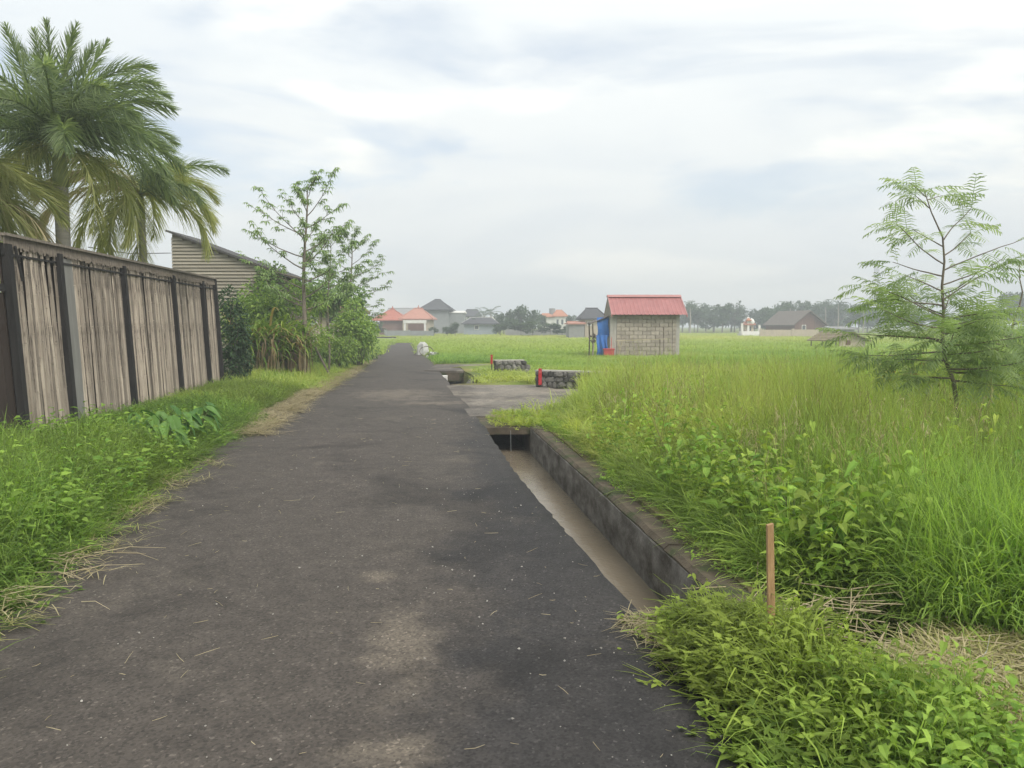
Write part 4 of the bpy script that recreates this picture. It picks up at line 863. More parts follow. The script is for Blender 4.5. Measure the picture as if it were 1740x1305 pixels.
marker('small red marker post beside the short stone wall', -.66, 24.85, .34, .30, .07)

# ---------------------------------------------------------------- sheet-covered heap at the road edge
p = at(718, 606, 41); hp = thing('covered_heap', 'small heap under a grey-white sheet at the far road edge', 'heap', (p.x, 41, 0))
mb = MB(); n = 14; vs = []
for j, (z, s) in enumerate(((0, 1.0), (.2, .95), (.42, .8), (.58, .66), (.68, .35))):
    for i in range(n): a_ = 6.283*i/n; q = s*(.34+.05*math.sin(a_*5+j*.6)+.03*math.sin(a_*9)); vs.append((p.x+q*math.cos(a_), 41+q*math.sin(a_)*1.2, z+.03*math.sin(a_*3)))
mb.add(vs, [(j*n+i, j*n+(i+1) % n, (j+1)*n+(i+1) % n, (j+1)*n+i) for j in range(4) for i in range(n)]+[tuple(4*n+i for i in range(n))]); mb.build('sheet', M['whitesheet'], hp)
MB().tube([(p.x+.3+.36*math.cos(t_), 40.2, .22+.26*math.sin(t_)) for t_ in np.linspace(0, 6.28, 15)], .02, 5).build('hoop', M['bamboo_dark'], hp)
p = at(735, 614, 37.5); mb = MB(); leafball(mb, (p.x, 37.5, .12), (.26, .2, .16), 60, .16, .2, 1.0); mb.box((p.x, 37.5, .09), (.3, .25, .18), taper=.7); tag(mb.build('rubble_bag', M['whitesheet']), 'crumpled pale bag of rubble nearer than the covered heap', 'bag')

# ---------------------------------------------------------------- wooden stake, litter
st = thing('wooden_stake', 'upright orange-brown wooden stake in the weeds by the canal end', 'stake', (1.20, 3.42, 0))
MB().add([(1.20+dx_*.016+z*-.02, 3.42+dy_*.012, .70 if z else -.1) if not z else (1.168+dx_*.014, 3.42+dy_*.011, .70+dx_*.004) for z in (0, 1) for dx_, dy_ in ((-1, -1), (1, -1), (1, 1), (-1, 1))], [(3, 2, 1, 0), (4, 5, 6, 7), (0, 1, 5, 4), (1, 2, 6, 5), (2, 3, 7, 6), (3, 0, 4, 7)]).build('post', M['stakewood'], st)
def scrap(label, x, y, z, pts, w):
    mb = MB(); P3 = [Vector((x+a_, y+b_, z+c_)) for a_, b_, c_ in pts]; mb.strip(P3, [w*.5, w, w*.9, w*.3], Vector((.5, .6, .3)).normalized()); mb.strip([q+Vector((0, .004, -.006)) for q in P3], [w*.5, w, w*.9, w*.3], Vector((.5, .6, .3)).normalized())
    tag(mb.build('plastic_scrap', M['litter']), label, 'litter')
p = at(1690, 1095, 3.35)
scrap('white plastic scrap standing up in the mown grass at the right edge', p.x, 3.4, .09, [(-.02, 0, 0), (0, 0, .03), (.012, .01, .07), (.015, .01, .10)], .012)
scrap('curled white plastic strip lying just below the standing scrap', p.x-.06, 3.3, .07, [(-.05, 0, .01), (-.02, -.01, 0), (.02, 0, .0), (.05, .01, .015)], .01)
mb = MB(); mb.add([Vector((2.04+v.co.x*.12, 3.5+v.co.y*.10, .045+v.co.z*.06)) for v in ST[2].vertices], [tuple(p_.vertices) for p_ in ST[2].polygons]); tag(mb.build('stone_chunk', M['cement']), 'pale stone chunk half hidden in the mown grass', 'stone')

# ---------------------------------------------------------------- far houses and shrine
house('pavilion', 'red-tiled pavilion with a pointed roof at the far left', (645, 688), 545, 525, (632, 694), 118, 5, 'barnwood', 'tile', .4, .05, finial='tile', cat='pavilion')
gh = house('long_hall', 'long grey sheet-roofed hall behind the red-tiled roofs', (656, 716), 538, 524, (653, 720), 140, 8, 'greywall', 'greysheet', .3, .95)
ph = house('porch_house', 'faded red-roofed house with a white porch frame', (684, 730), 543, 524, (678, 736), 112, 6, 'cream', 'tile_pale', .4, .22, finial='tile_pale')
q0, q1, q2 = at(688, 572, 110.5), at(722, 544, 110.5), at(688, 549, 110.5)
for xx in (q0.x, q1.x): MB().bb(xx-.13, xx+.13, 110.4, 110.7, 0, q1.z-.02).build('porch_column', M['white'], ph)
MB().bb(q0.x-.2, q1.x+.2, 110.35, 110.75, q2.z, q1.z).build('porch_beam', M['white'], ph)
MB().bb(q0.x+.3, q1.x-.3, 111.9, 112.02, .1, q2.z-.1).build('door', M['barnwood'], ph)
house('tall_house', 'tall plain grey house with a dark hipped roof', (717, 762), 527, 509, (711, 768), 132, 9, 'greywall', 'darkroof', .5, .15)
house('side_wing', 'flat-topped green-grey wing right of the tall grey house', (763, 788), 532, 529, (762, 790), 134, 6, 'greywall', 'white', .1, .9, cat='building')
house('low_house', 'low pale blue house with a wide dark hipped roof', (788, 843), 551, 540, (784, 848), 120, 7, 'bluewall', 'darkroof', .5, .55, wins=[(806, 814, 553, 560)], cap='greysheet')
house('white_house', 'white house with dark hipped roof behind the low pale blue house', (784, 840), 538, 526, (783, 818), 160, 8, 'white', 'darkroof', .3, .5)
oh = house('orange_roof_house', 'white two-part house with orange tiled roofs in mid distance', (941, 962), 538, 527, (939, 965), 150, 8, 'white', 'tile_orange', .3, .35, wins=[(945, 950, 542, 552), (953, 958, 542, 552)])
e0, e1 = at(917, 545, 150), at(941, 539, 150); MB().bb(e0.x, e1.x, 150.2, 157, 0, e1.z-.02).build('wing_wall', M['white'], oh); hiproof(MB(), e0.x-.3, e1.x+.2, 149.8, 157.4, e1.z+.13, at(0, 532, 153).z, 1.2).build('wing_roof', M['tile_orange'], oh)
e0, e1 = at(933, 536, 158), at(944, 524, 158); MB().tube([(e0.x+.65, 158, 0), (e0.x+.65, 158, e1.z)], .62, 10).build('water_tank', M['greywall'], oh)
bh = house('brown_gable_house', 'cream and brown house with dark roof just left of the shed', (994, 1030), 543, 524, (986, 1034), 92, 7, 'cream', 'darkroof', .4, .4, wins=[(998, 1005, 546, 554)])
house('pale_outbuilding', 'pale grey outbuilding left of the brown and cream house', (967, 993), 551, 547, (964, 995), 90, 5, 'greysheet', 'tile_pale', .2, .8, cat='building')
# boundary walls
def lowwall(label, px0, px1, py, Y, mat):
    a_, b_ = at(px0, py, Y), at(px1, py, Y); t = thing('boundary_wall', label, 'wall', ((a_.x+b_.x)/2, Y, 0)); n = max(2, int((b_.x-a_.x)/3.2)); w = (b_.x-a_.x)/n
    for i in range(n): MB().bb(a_.x+i*w+.16, a_.x+(i+1)*w-.16, Y, Y+.12, 0, a_.z+rng.uniform(-.03, .03)).build('panel', M[mat], t)
    for i in range(n+1): MB().bb(a_.x+i*w-.14, a_.x+i*w+.14, Y-.04, Y+.16, 0, a_.z+.12).build('pillar', M[mat], t)
lowwall('grey boundary wall in front of the red-tiled houses', 655, 735, 562, 105, 'greywall')
lowwall('pale boundary wall in the middle distance before the orange roofs', 860, 985, 560, 112, 'greysheet')
lowwall('brown-grey boundary wall in front of the barn-like house', 1293, 1402, 560, 100, 'cream')
# barn-like house: gable towards the camera right
Yb = 118; g0, g1, ap = at(1350, 557, Yb), at(1402, 557, Yb), at(1375, 529, Yb)
bn = thing('brown_barn', 'brown timber gable house with a large grey-brown roof before the treeline', 'barn', ((g0.x+g1.x)/2, Yb+3, 0))
ez = at(0, 551, Yb).z; dxl = at(1327, 550, Yb).x-g0.x
MB().add([(g0.x, Yb, 0), (g1.x, Yb, 0), (g1.x, Yb, ez), (ap.x, Yb, ap.z-.1), (g0.x, Yb, ez), (g0.x+dxl, Yb+7, 0), (g1.x+dxl, Yb+7, 0), (g1.x+dxl, Yb+7, ez), (ap.x+dxl, Yb+7, ap.z-.1), (g0.x+dxl, Yb+7, ez)], [(0, 1, 2, 3, 4), (9, 8, 7, 6, 5), (0, 4, 9, 5), (1, 6, 7, 2)]).build('wall', M['barnwood'], bn)
n = 14
for i in range(n):                         # gable planks
    x0 = g0.x+(g1.x-g0.x)*i/n; x1 = x0+(g1.x-g0.x)/n-.04; xm = (x0+x1)/2; zt = ez+(ap.z-.2-ez)*(1-abs(xm-ap.x)/((g1.x-g0.x)/2+.05))
    MB().bb(x0, x1, Yb-.05, Yb-.005, .1, max(zt, ez-.1)).build('plank', M['barnwood'], bn)
for s, gx in ((-1, g0), (1, g1)):
    lo = Vector((gx.x+s*.35, Yb-.5, ez-.25)); hi = Vector((ap.x, Yb-.5, ap.z)); bk = Vector((dxl, 8, 0))
    MB().add([lo, hi, hi+bk, lo+bk, lo+Vector((0, 0, .16)), hi+Vector((0, 0, .16)), hi+bk+Vector((0, 0, .16)), lo+bk+Vector((0, 0, .16))], [(0, 1, 2, 3), (7, 6, 5, 4), (0, 4, 5, 1), (2, 6, 7, 3), (0, 3, 7, 4)]).build('roof_slope', M['barnroof'], bn)
window(bn, at(1362, 560, Yb).x, at(1369, 560, Yb).x, .6, 1.6, Yb-.06)
p = at(1403, 562, 104); tk = thing('white_tank', 'small round white water tank beside the barn wall', 'tank', (p.x, 104, 0)); MB().tube([(p.x, 104, p.z-.45), (p.x, 104, p.z-.3), (p.x, 104, p.z+.25), (p.x, 104, p.z+.42)], [.32, .46, .46, .22], 12).build('tank', M['white'], tk, smooth=True); MB().bb(p.x-.08, p.x+.08, 103.9, 104.1, 0, p.z-.4).build('stand', M['greywall'], tk)
# grey shed roof behind hut
house('grey_hut', 'low grey sheet-roofed hut behind the thatched shelter', (1415, 1452), 560, 556, (1408, 1458), 92, 4, 'greysheet', 'greysheet', .2, .8, cat='hut')
# shrine
Ys = 108; s0, s1 = at(1257, 572, Ys), at(1293, 572, Ys); cx = at(1273, 560, Ys).x; w = s1.x-s0.x
sh = thing('white_shrine', 'white stepped shrine with corner pillars and orange roofs before the trees', 'shrine', (cx, Ys, 0))
zs = lambda py: at(0, py, Ys).z
MB().bb(s0.x, s1.x+.5, Ys-.9, Ys+1.4, 0, zs(567)).build('plinth', M['white'], sh)
MB().bb(s0.x+.2, s1.x-.1, Ys-.6, Ys+1.2, zs(567)+.003, zs(563)).build('step', M['white'], sh)
for xx, py in ((s0.x+.2, 549), (s1.x-.35, 552), (s0.x+1.05, 545)): MB().box((xx, Ys-.3, zs(py)/2), (.34, .34, zs(py)), taper=.75).build('pillar', M['white'], sh)
MB().bb(cx-.62, cx+.55, Ys-.2, Ys+.9, zs(563)+.003, zs(552)).build('shrine_body', M['cream'], sh)
MB().bb(cx-.25, cx+.2, Ys-.24, Ys-.203, zs(562), zs(555)).build('niche_shade', M['glass'], sh)  # flat dark plate on the wall, recess shade painted as colour
hiproof(MB(), cx-.85, cx+.8, Ys-.5, Ys+1.2, zs(552)+.1, zs(543), .2).build('roof', M['tile_pale'], sh)
MB().box((cx-.1, Ys+.3, zs(541)), (.5, .5, .4), taper=.5).build('finial', M['white'], sh)
MB().tube([(cx+.25, Ys-.1, zs(552)), (cx+.3, Ys-.1, zs(547)), (cx+.28, Ys-.1, zs(543)), (cx+.28, Ys-.1, zs(541))], [.38, .42, .3, .1], 9).build('statue', M['white'], sh, smooth=True)
hiproof(MB(), s0.x+.75, s0.x+1.4, Ys-.65, Ys, zs(545)+.1, zs(540), .05).build('pillar_roof', M['tile_orange'], sh)
# thatched shelter in the field
Yh = 50; h0, h1 = at(1424, 585, Yh), at(1474, 585, Yh); ax = at(1446, 565, Yh)
ht = thing('thatched_shelter', 'low thatched field shelter with a pale end wall standing in the grass', 'shelter', ((h0.x+h1.x)/2, Yh, 0))
he = at(0, 579, Yh).z
MB().add([(h0.x+.1, Yh, 0), (h1.x-.15, Yh, 0), (h1.x-.15, Yh, he), (ax.x, Yh, ax.z-.08), (h0.x+.1, Yh, he)], [(0, 1, 2, 3, 4)]).add([(h0.x+.1, Yh+.08, 0), (h1.x-.15, Yh+.08, 0), (h1.x-.15, Yh+.08, he), (ax.x, Yh+.08, ax.z-.08), (h0.x+.1, Yh+.08, he)], [(4, 3, 2, 1, 0)]).build('end_wall', M['cream'], ht)
bk = Vector((-1.0, 2.6, 0))
for s, gx in ((-1, h0), (1, h1)):
    lo = Vector((gx.x+s*.12, Yh-.25, he-.05)); hi = Vector((ax.x, Yh-.25, ax.z)); mb = MB()
    for i in range(6):
        u0, u1 = i/6, (i+1)/6; A_, B_ = lo.lerp(hi, u0), lo.lerp(hi, u1); up = Vector((0, 0, .07))
        mb.add([A_, B_, B_+bk, A_+bk, A_+up*1.2, B_+up*.6, B_+bk+up*.6, A_+bk+up*1.2], [(0, 1, 2, 3), (7, 6, 5, 4), (0, 4, 5, 1), (2, 6, 7, 3), (0, 3, 7, 4), (1, 5, 6, 2)])
    mb.build('thatch_slope', M['thatch'], ht)
for xx, yy in ((h0.x-.05, Yh+.2), (h0.x-.5, Yh+1.3), (h0.x-.85, Yh+2.3)): MB().tube([(xx, yy, 0), (xx, yy, he)], .04, 5).build('post', M['bamboo_dark'], ht)
MB().bb(h0.x+.5, h0.x+.8, Yh-.02, Yh-.004, .3, .6).build('patch', M['barnwood'], ht)

# ---------------------------------------------------------------- far trees
def crown_mesh(k, w, h, n, ls, mat, lobes=9):
    rr = random.Random(k); mb = MB(); st = rng.getstate(); rng.seed(k)
    for i in range(lobes):
        c = (rng.uniform(-w, w)*.6, rng.uniform(-w, w)*.5, h*rng.uniform(.38, .86)); r_ = w*rng.uniform(.28, .48)
        leafball(mb, c, (r_, r_, r_*.75), n//lobes, ls, .25, .6, .2)
    rng.setstate(st); return mb.mesh('crown', M[mat])
def trunk_mesh(h, r_):
    mb = MB(); mb.tube([(0, 0, -.1), (.05, 0, h*.3), (0, .05, h*.7)], [r_, r_*.8, r_*.35], 6)
    for a_ in range(4): mb.tube([(.03, 0, h*.35), (math.cos(a_*1.6)*h*.2, math.sin(a_*1.6)*h*.2, h*.62)], [r_*.5, r_*.15], 5)
    return mb.mesh('trunk', M['bark'])
CM = [crown_mesh(100+k, 3.0, 6.0, 900, .62, 'fartree' if k < 4 else 'fartree2', 10) for k in range(6)]; TM = trunk_mesh(6, .16)
ORD = 'first second third fourth fifth sixth seventh eighth ninth tenth eleventh twelfth thirteenth fourteenth fifteenth'.split()
def numbered(rows, fmt_hi, fmt_lo, split):
    """labels by place from the left, tall row and low row counted apart"""
    out = {}
    for hi in (True, False):
        sel = sorted([r for r in rows if (r[1] < split) == hi], key=lambda r: r[0])
        for i, r in enumerate(sel): out[r] = (fmt_hi if hi else fmt_lo) % ORD[i]
    return [(r, out[r]) for r in rows]
def fartree(px, pytop, Y, wpx, label, group, k=None):
    p = at(px, pytop, Y); s = p.z/5.6; ws = max(.35, wpx*Y/F/6.2)
    t = thing('far_tree', label, 'tree', (p.x, Y, 0), group); k = rng.randrange(6) if k is None else k
    c = inst('crown', CM[k], t, (0, 0, 0), (0, 0, rng.uniform(0, 6.28)), (ws, ws, s)); inst('trunk', TM, t, (0, 0, 0), (0, 0, 0), (s, s, s))
G1, L1 = 'trees in the far treeline right of the shed', 'tree in the hazy treeline between shed and shrine'
for (px, pt, w), lab in numbered(((1160, 524, 30), (1172, 514, 26), (1186, 524, 40), (1200, 519, 32), (1214, 523, 40), (1228, 520, 36), (1243, 522, 40), (1249, 513, 32), (1258, 524, 30), (1180, 536, 50), (1212, 538, 56), (1244, 538, 50)), 'hazy tall tree between shed and shrine, %s from the left', 'low front tree between shed and shrine, %s from the left', 530):
    fartree(px, pt, rng.uniform(150, 185), w, lab, G1, rng.randrange(4))
G2, L2 = 'trees in the far treeline behind the barn', 'tree in the hazy treeline behind the shrine and the brown barn'
for (px, pt, w), lab in numbered(((1283, 527, 34), (1297, 529, 40), (1311, 524, 40), (1324, 520, 30), (1339, 515, 34), (1352, 520, 30), (1364, 514, 32), (1378, 519, 36), (1393, 518, 30), (1405, 514, 28), (1418, 520, 40), (1431, 515, 32), (1446, 520, 44), (1460, 521, 40), (1475, 519, 40), (1300, 540, 60), (1340, 540, 60), (1380, 538, 60), (1420, 538, 60), (1460, 538, 60)), 'hazy tall tree in the row behind the brown barn, %s from the left', 'low front tree beside or behind the brown barn, %s from the left', 535):
    fartree(px, pt, rng.uniform(150, 195), w, lab, G2, rng.randrange(4))
G3, L3 = 'far trees behind the feathery sapling', 'far tree showing between the feathery sapling and the right edge'
for (px, pt, w), lab in numbered(((1492, 528, 44), (1512, 532, 50), (1535, 534, 50), (1560, 530, 50), (1590, 534, 60), (1625, 530, 60), (1660, 532, 60), (1695, 528, 60), (1725, 500, 60), (1750, 520, 70), (1800, 515, 80)), 'far tree around the feathery sapling, %s from the left', 'far tree, %s', 600):
    fartree(px, pt, rng.uniform(140, 180), w, lab, G3)
G4, L4 = 'trees between the houses and the shed', 'tree among the far houses left of the shed'
for (px, pt, w), lab in numbered(((872, 528, 34), (885, 522, 34), (900, 525, 36), (915, 534, 30), (848, 534, 20), (856, 538, 24), (971, 537, 24), (985, 540, 24), (800, 540, 24), (773, 548, 26), (760, 556, 22), (868, 542, 40), (905, 546, 46), (935, 550, 46), (955, 552, 40), (885, 550, 40), (850, 552, 30), (640, 548, 40), (625, 552, 50), (737, 556, 18)), 'tall tree among the far houses left of the shed, %s from the left', 'low bushy tree among the far houses left of the shed, %s from the left', 545):
    fartree(px, pt, rng.uniform(116, 150) if pt < 545 else 108, w, lab, G4)
pfm = [frond_mesh('frond', M['fartree'], 2.6, 1.3, 22, .8, .4, .8, 60+k) for k in range(2)]
for me in pfm:
    pass
def farpalm(px, pytop, Y, group, label):
    p = at(px, pytop, Y); h = p.z-1.3; t = thing('far_palm', label, 'palm tree', (p.x, Y, 0), group)
    MB().tube([(p.x, Y, 0), (p.x+.1, Y, h*.5), (p.x, Y, h)], [.17, .14, .11], 6).build('trunk', M['bark_pale'], t)
    for i in range(13):
        az = i*2.4; el = R(rng.uniform(-5, 65)); mt = Matrix.Rotation(az, 3, 'Z') @ Matrix.Rotation(el, 3, 'X')
        inst('frond', pfm[i % 2], t, (0, 0, h), mt.to_euler(), (1, 1, 1))
for px, pt, w in ((822, 523, 'left'), (834, 521, 'right')): farpalm(px, pt, 150, 'pair of far palms', '%s one of two thin far coconut palms above the white house roof' % w)
for i, (px, pt) in enumerate(((1173, 512), (1320, 519), (1343, 512), (1403, 510), (1425, 507), (1468, 516))): farpalm(px, pt, rng.uniform(140, 160), 'far palms in the treeline', 'coconut palm rising out of the far treeline, %s from the left' % ORD[i])
p = at(1490, 452, 230); tw = thing('lattice_tower', 'faint lattice mast on the horizon left of the feathery sapling', 'mast', (p.x, 230, 0))
mb = MB()
for sx_, sy_ in ((-1, -1), (1, -1), (1, 1), (-1, 1)): mb.tube([(p.x+sx_*.9, 230+sy_*.9, 0), (p.x+sx_*.4, 230+sy_*.4, p.z)], .09, 4)
mb.build('legs', M['greysheet'], tw)['kind'] = 'stuff'; mb = MB(); z = 1.0; s = 1
while z < p.z-1: w_ = .9-.5*z/p.z; mb.tube([(p.x-w_*s, 230-w_, z), (p.x+w_*s, 230-w_, z+1.2)], .05, 4); z += 1.2; s = -s
mb.build('bracing', M['greysheet'], tw)['kind'] = 'stuff'

# ---------------------------------------------------------------- broad-leaved plants
def taro_leaf(k, mat):
    rr = random.Random(k); mb = MB(); prof = [(-.22, .16), (-.10, .30), (.08, .36), (.30, .33), (.55, .22), (.80, .10), (1.0, .005)]; vs = []
    for (u, w) in prof:
        z = -.30*max(0, u)**2-.05*abs(u-.2)
        for s in (-1, -.5, 0, .5, 1): vs.append((w*s*(1+rr.uniform(-.05, .05)), u, z+.10*abs(s)*w*2+.012*rr.uniform(-1, 1)))
    mb.add(vs, [(j*5+i, j*5+i+1, (j+1)*5+i+1, (j+1)*5+i) for j in range(6) for i in range(4)]); return mb.mesh('leaf', M[mat])
TL = [taro_leaf(k, 'taro') for k in range(3)]; TD = [taro_leaf(k+9, 'taro_dark') for k in range(3)]
def taro(x, y, n, h, size, label, group, dark=False, face=None):
    z0 = gz(x, y); t = thing('taro_plant', label, 'taro plant', (x, y, z0), group); mb = MB()
    for i in range(n):
        az = rng.uniform(0, 6.28) if face is None else face+rng.uniform(-1.1, 1.1); hh = h*rng.uniform(.65, 1.08); d = Vector((math.sin(az), math.cos(az), 0)); tip = d*hh*.35+Vector((0, 0, hh))
        mb.tube([(x, y, z0), Vector((x, y, z0))+d*hh*.10+Vector((0, 0, hh*.6)), Vector((x, y, z0))+tip], [.010, .008, .005], 5)
        s = size*rng.uniform(.75, 1.15); e = R(rng.uniform(-55, -15))
        inst('leaf', (TD if dark else TL)[rng.randrange(3)], t, tip, (Matrix.Rotation(-az, 3, 'Z') @ Matrix.Rotation(e, 3, 'X') @ Matrix.Rotation(rng.uniform(-.7, .7), 3, 'Y')).to_euler(), (s*(.55 if dark else rng.uniform(.6, 1)), s, s))
    mb.build('stems', M['weed'] if False else M['crownshaft'], t)['kind'] = 'stuff'
TG = 'broad-leaved plants in the right-hand weeds'
TROWS = sorted(((1495, 840, 5.6, 4, .62, .20), (1590, 850, 5.3, 3, .60, .18), (1350, 905, 5.2, 3, .45, .13), (1400, 960, 4.6, 3, .40, .12), (1690, 830, 6.0, 3, .62, .17), (1260, 820, 6.8, 3, .5, .15), (1200, 790, 8.0, 3, .55, .17), (1530, 1010, 4.3, 4, .34, .12), (1580, 980, 4.5, 3, .34, .11), (1520, 1075, 3.9, 3, .26, .11), (1435, 890, 5.2, 3, .5, .16), (1720, 930, 4.9, 4, .4, .15), (1620, 900, 5.3, 3, .5, .15)))
ORD = 'first second third fourth fifth sixth seventh eighth ninth tenth eleventh twelfth thirteenth fourteenth fifteenth'.split()
for i, (px, py, Y, n, h, s) in enumerate(TROWS):
    q = at(px, py, Y); taro(q.x, Y, n+1, h*.92, s*.85, 'broad yellow-green leaves standing in the right-hand weeds, %s plant from the left' % ORD[i], TG, face=math.pi)
TG2 = 'broad-leaved plants at the foot of the fence'
for i, (x, y) in enumerate(((-4.55, 9.6), (-4.3, 9.9), (-4.7, 10.3), (-4.35, 10.6), (-4.5, 11.0), (-4.9, 9.9), (-4.2, 9.3))):
    taro(x, y, 6, .42, .30, 'dark green broad-leaved plant between fence and road, %s nearest the camera' % ORD[sorted(range(7), key=lambda q: (9.6, 9.9, 10.3, 10.6, 11.0, 9.95, 9.3)[q]).index(i)], TG2, True, face=R(110))
# yellow papaya-like plant further out
p = at(1547, 650, 12.0); pp = thing('young_papaya', 'bright yellow-green young plant with radiating leaves in the meadow', 'plant', (p.x, 12, 0)); mb = MB(); s_ = MB()
for i in range(16):
    az = i*2.4; d = Vector((math.cos(az), math.sin(az), rng.uniform(.1, .9))).normalized(); b_ = Vector((p.x, 12, .75+rng.uniform(-.2, .15))); e_ = b_+d*rng.uniform(.22, .36); s_.tube([b_, e_], .006, 4)
    for k in range(6):
        a_ = az+(k-2.5)*.4; mb.leaf(e_, Vector((math.cos(a_), math.sin(a_), -.2)), .2, .05, droop=.2, r=.7+.3*rng.random())
s_.tube([(p.x, 12, 0), (p.x, 12, .9)], [.025, .015], 6); s_.build('stem', M['crownshaft'], pp); mb.build('leaves', M['cane'], pp)['kind'] = 'stuff'

# ---------------------------------------------------------------- grass and weeds (clumps scattered on points)
def blades(mb, n, h, spread, width, bend, lean=.25, segs=4, cx=0, cy=0):
    for i in range(n):
        az = rng.uniform(0, 6.283); q = spread*math.sqrt(rng.random()); a0 = rng.uniform(0, 6.283); p = Vector((cx+q*math.cos(a0), cy+q*math.sin(a0), 0))
        hh = h*rng.uniform(.5, 1.1); d = Vector((math.cos(az), math.sin(az), 0)); el = math.pi/2-rng.uniform(0, lean); b = bend*rng.uniform(.3, 1.4); pts = []
        for k in range(segs+1): pts.append(p.copy()); p = p+(d*math.cos(el)+Vector((0, 0, math.sin(el))))*(hh/segs); el -= b/segs*(1+k*.5)
        w = width*rng.uniform(.6, 1.25); mb.strip(pts, [w*(1-(k/segs)**2*.97)*.5 for k in range(segs+1)], (d.cross(Vector((0, 0, 1)))+rv(.35)).normalized())
def weedstems(mb, n, h, spread, ll, lw, leafn=9):
    for i in range(n):
        q = spread*math.sqrt(rng.random()); a0 = rng.uniform(0, 6.283); p = Vector((q*math.cos(a0), q*math.sin(a0), 0)); d = (Vector((math.cos(a0), math.sin(a0), 0))*rng.uniform(0, .7)+Vector((0, 0, 1))+rv(.2)).normalized(); hh = h*rng.uniform(.55, 1.1); r_ = rng.random()
        pts = [p, p+d*hh*.5, p+d*hh+Vector((d.x, d.y, 0))*.05]; mb.strip(pts, [.003, .0025, .0015], Vector((1, .3, 0)).normalized(), r_)
        for k in range(leafn):
            t_ = .15+.85*k/(leafn-1); c = pts[0].lerp(pts[2], t_); a_ = k*2.4+i; dv = Vector((math.cos(a_), math.sin(a_), rng.uniform(.1, .8)))
            (mb.leaf6 if lw > .012 else mb.leaf)(c, dv, ll*rng.uniform(.6, 1.15)*(1.15-.5*t_), lw*rng.uniform(.7, 1.15), up=Vector((0, 0, 1))+rv(.4), droop=rng.uniform(.15, .55), r=min(1, max(0, r_*.6+rng.random()*.4)))
def collection(name, meshes):
    c = bpy.data.collections.new(name)
    for i, me in enumerate(meshes): o = bpy.data.objects.new('%s_clump' % name, me); c.objects.link(o)
    return c
def mk(fn, mat, k):
    out = []
    for i in range(k): mb = MB(); fn(mb, i); out.append(mb.mesh('clump', M[mat]))
    return out
C = {}
C['meadow'] = collection('meadow', mk(lambda mb, i: (blades(mb, 20, .66, .14, .011, 1.3, .35), blades(mb, 16, .52, .16, .015, 2.1, .6), blades(mb, 5, .85, .1, .004, .5, .2)), 'grass', 4)
                         + mk(lambda mb, i: (blades(mb, 40, .55, .16, .010, 1.5, .35), weedstems(mb, 3, .45, .12, .06, .016)), 'grass', 2))
C['mid'] = collection('mid', mk(lambda mb, i: blades(mb, 46, .60, .30, .020, 1.3, .4), 'grass', 4))
C['far'] = collection('far', mk(lambda mb, i: blades(mb, 90, .5, 1.0, .045, .9, .3, 3), 'grass', 4))
C['verge'] = collection('verge', mk(lambda mb, i: (blades(mb, 26, .62, .12, .009, 2.3, .6), blades(mb, 10, .5, .1, .006, 1.2, .4)), 'grass', 4)
                        + mk(lambda mb, i: (weedstems(mb, 5, .34, .12, .085, .026, 8), blades(mb, 12, .5, .1, .008, 2.0, .6)), 'weed', 3))
C['weed'] = collection('weed', mk(lambda mb, i: (weedstems(mb, 6, .28, .09, .085, .017, 10),), 'weed', 2)
                       + mk(lambda mb, i: (weedstems(mb, 5, .22, .10, .055, .026, 7), blades(mb, 10, .36, .08, .007, 1.8, .7)), 'weed', 2)
                       + mk(lambda mb, i: (blades(mb, 24, .42, .08, .0085, 2.1, .7), weedstems(mb, 2, .25, .09, .07, .014)), 'weed', 3))
C['broad'] = collection('broad', mk(lambda mb, i: weedstems(mb, 4, .48, .12, .15, .058, 6), 'weed', 3))
def seedstalks(mb, i):
    for k in range(5):
        a_ = rng.uniform(0, 6.28); d = Vector((math.cos(a_), math.sin(a_), 0)); h_ = rng.uniform(.7, 1.05); p = Vector((rng.uniform(-.1, .1), rng.uniform(-.1, .1), 0)); r_ = rng.random()
        q = p+d*.10*h_+Vector((0, 0, h_*.8)); e = q+d*.10+Vector((0, 0, h_*.12)); mb.strip([p, p.lerp(q, .5)+d*-.01, q, e], [.003, .0025, .002, .001], d.cross(Vector((0, 0, 1))), r_)
        for j in range(9):
            c = q.lerp(e, j/8); mb.leaf(c, d*.5+rv(1.0)+Vector((0, 0, -.3)), rng.uniform(.03, .07), .007, droop=.4, r=r_)
C['seed'] = collection('seed', mk(seedstalks, 'strawi', 4))
C['fine'] = collection('fine', mk(lambda mb, i: blades(mb, 60, .26, .10, .005, .8, .35), 'weed', 3))
def drystalks(mb, i):
    for k in range(26):
        a_ = rng.uniform(0, 6.28); p = Vector((rng.uniform(-.12, .12), rng.uniform(-.12, .12), rng.uniform(0, .035))); d = Vector((math.cos(a_), math.sin(a_), rng.uniform(-.1, .22))); l = rng.uniform(.08, .26)
        mb.strip([p, p+d*l*.5+Vector((0, 0, .012)), p+d*l], [.0022, .003, .0012], d.cross(Vector((0, 0, 1))).normalized())
C['dry'] = collection('dry', mk(drystalks, 'strawi', 3))
C['short'] = collection('short', mk(lambda mb, i: blades(mb, 40, .09, .12, .005, 1.2, .7), 'grass', 3))
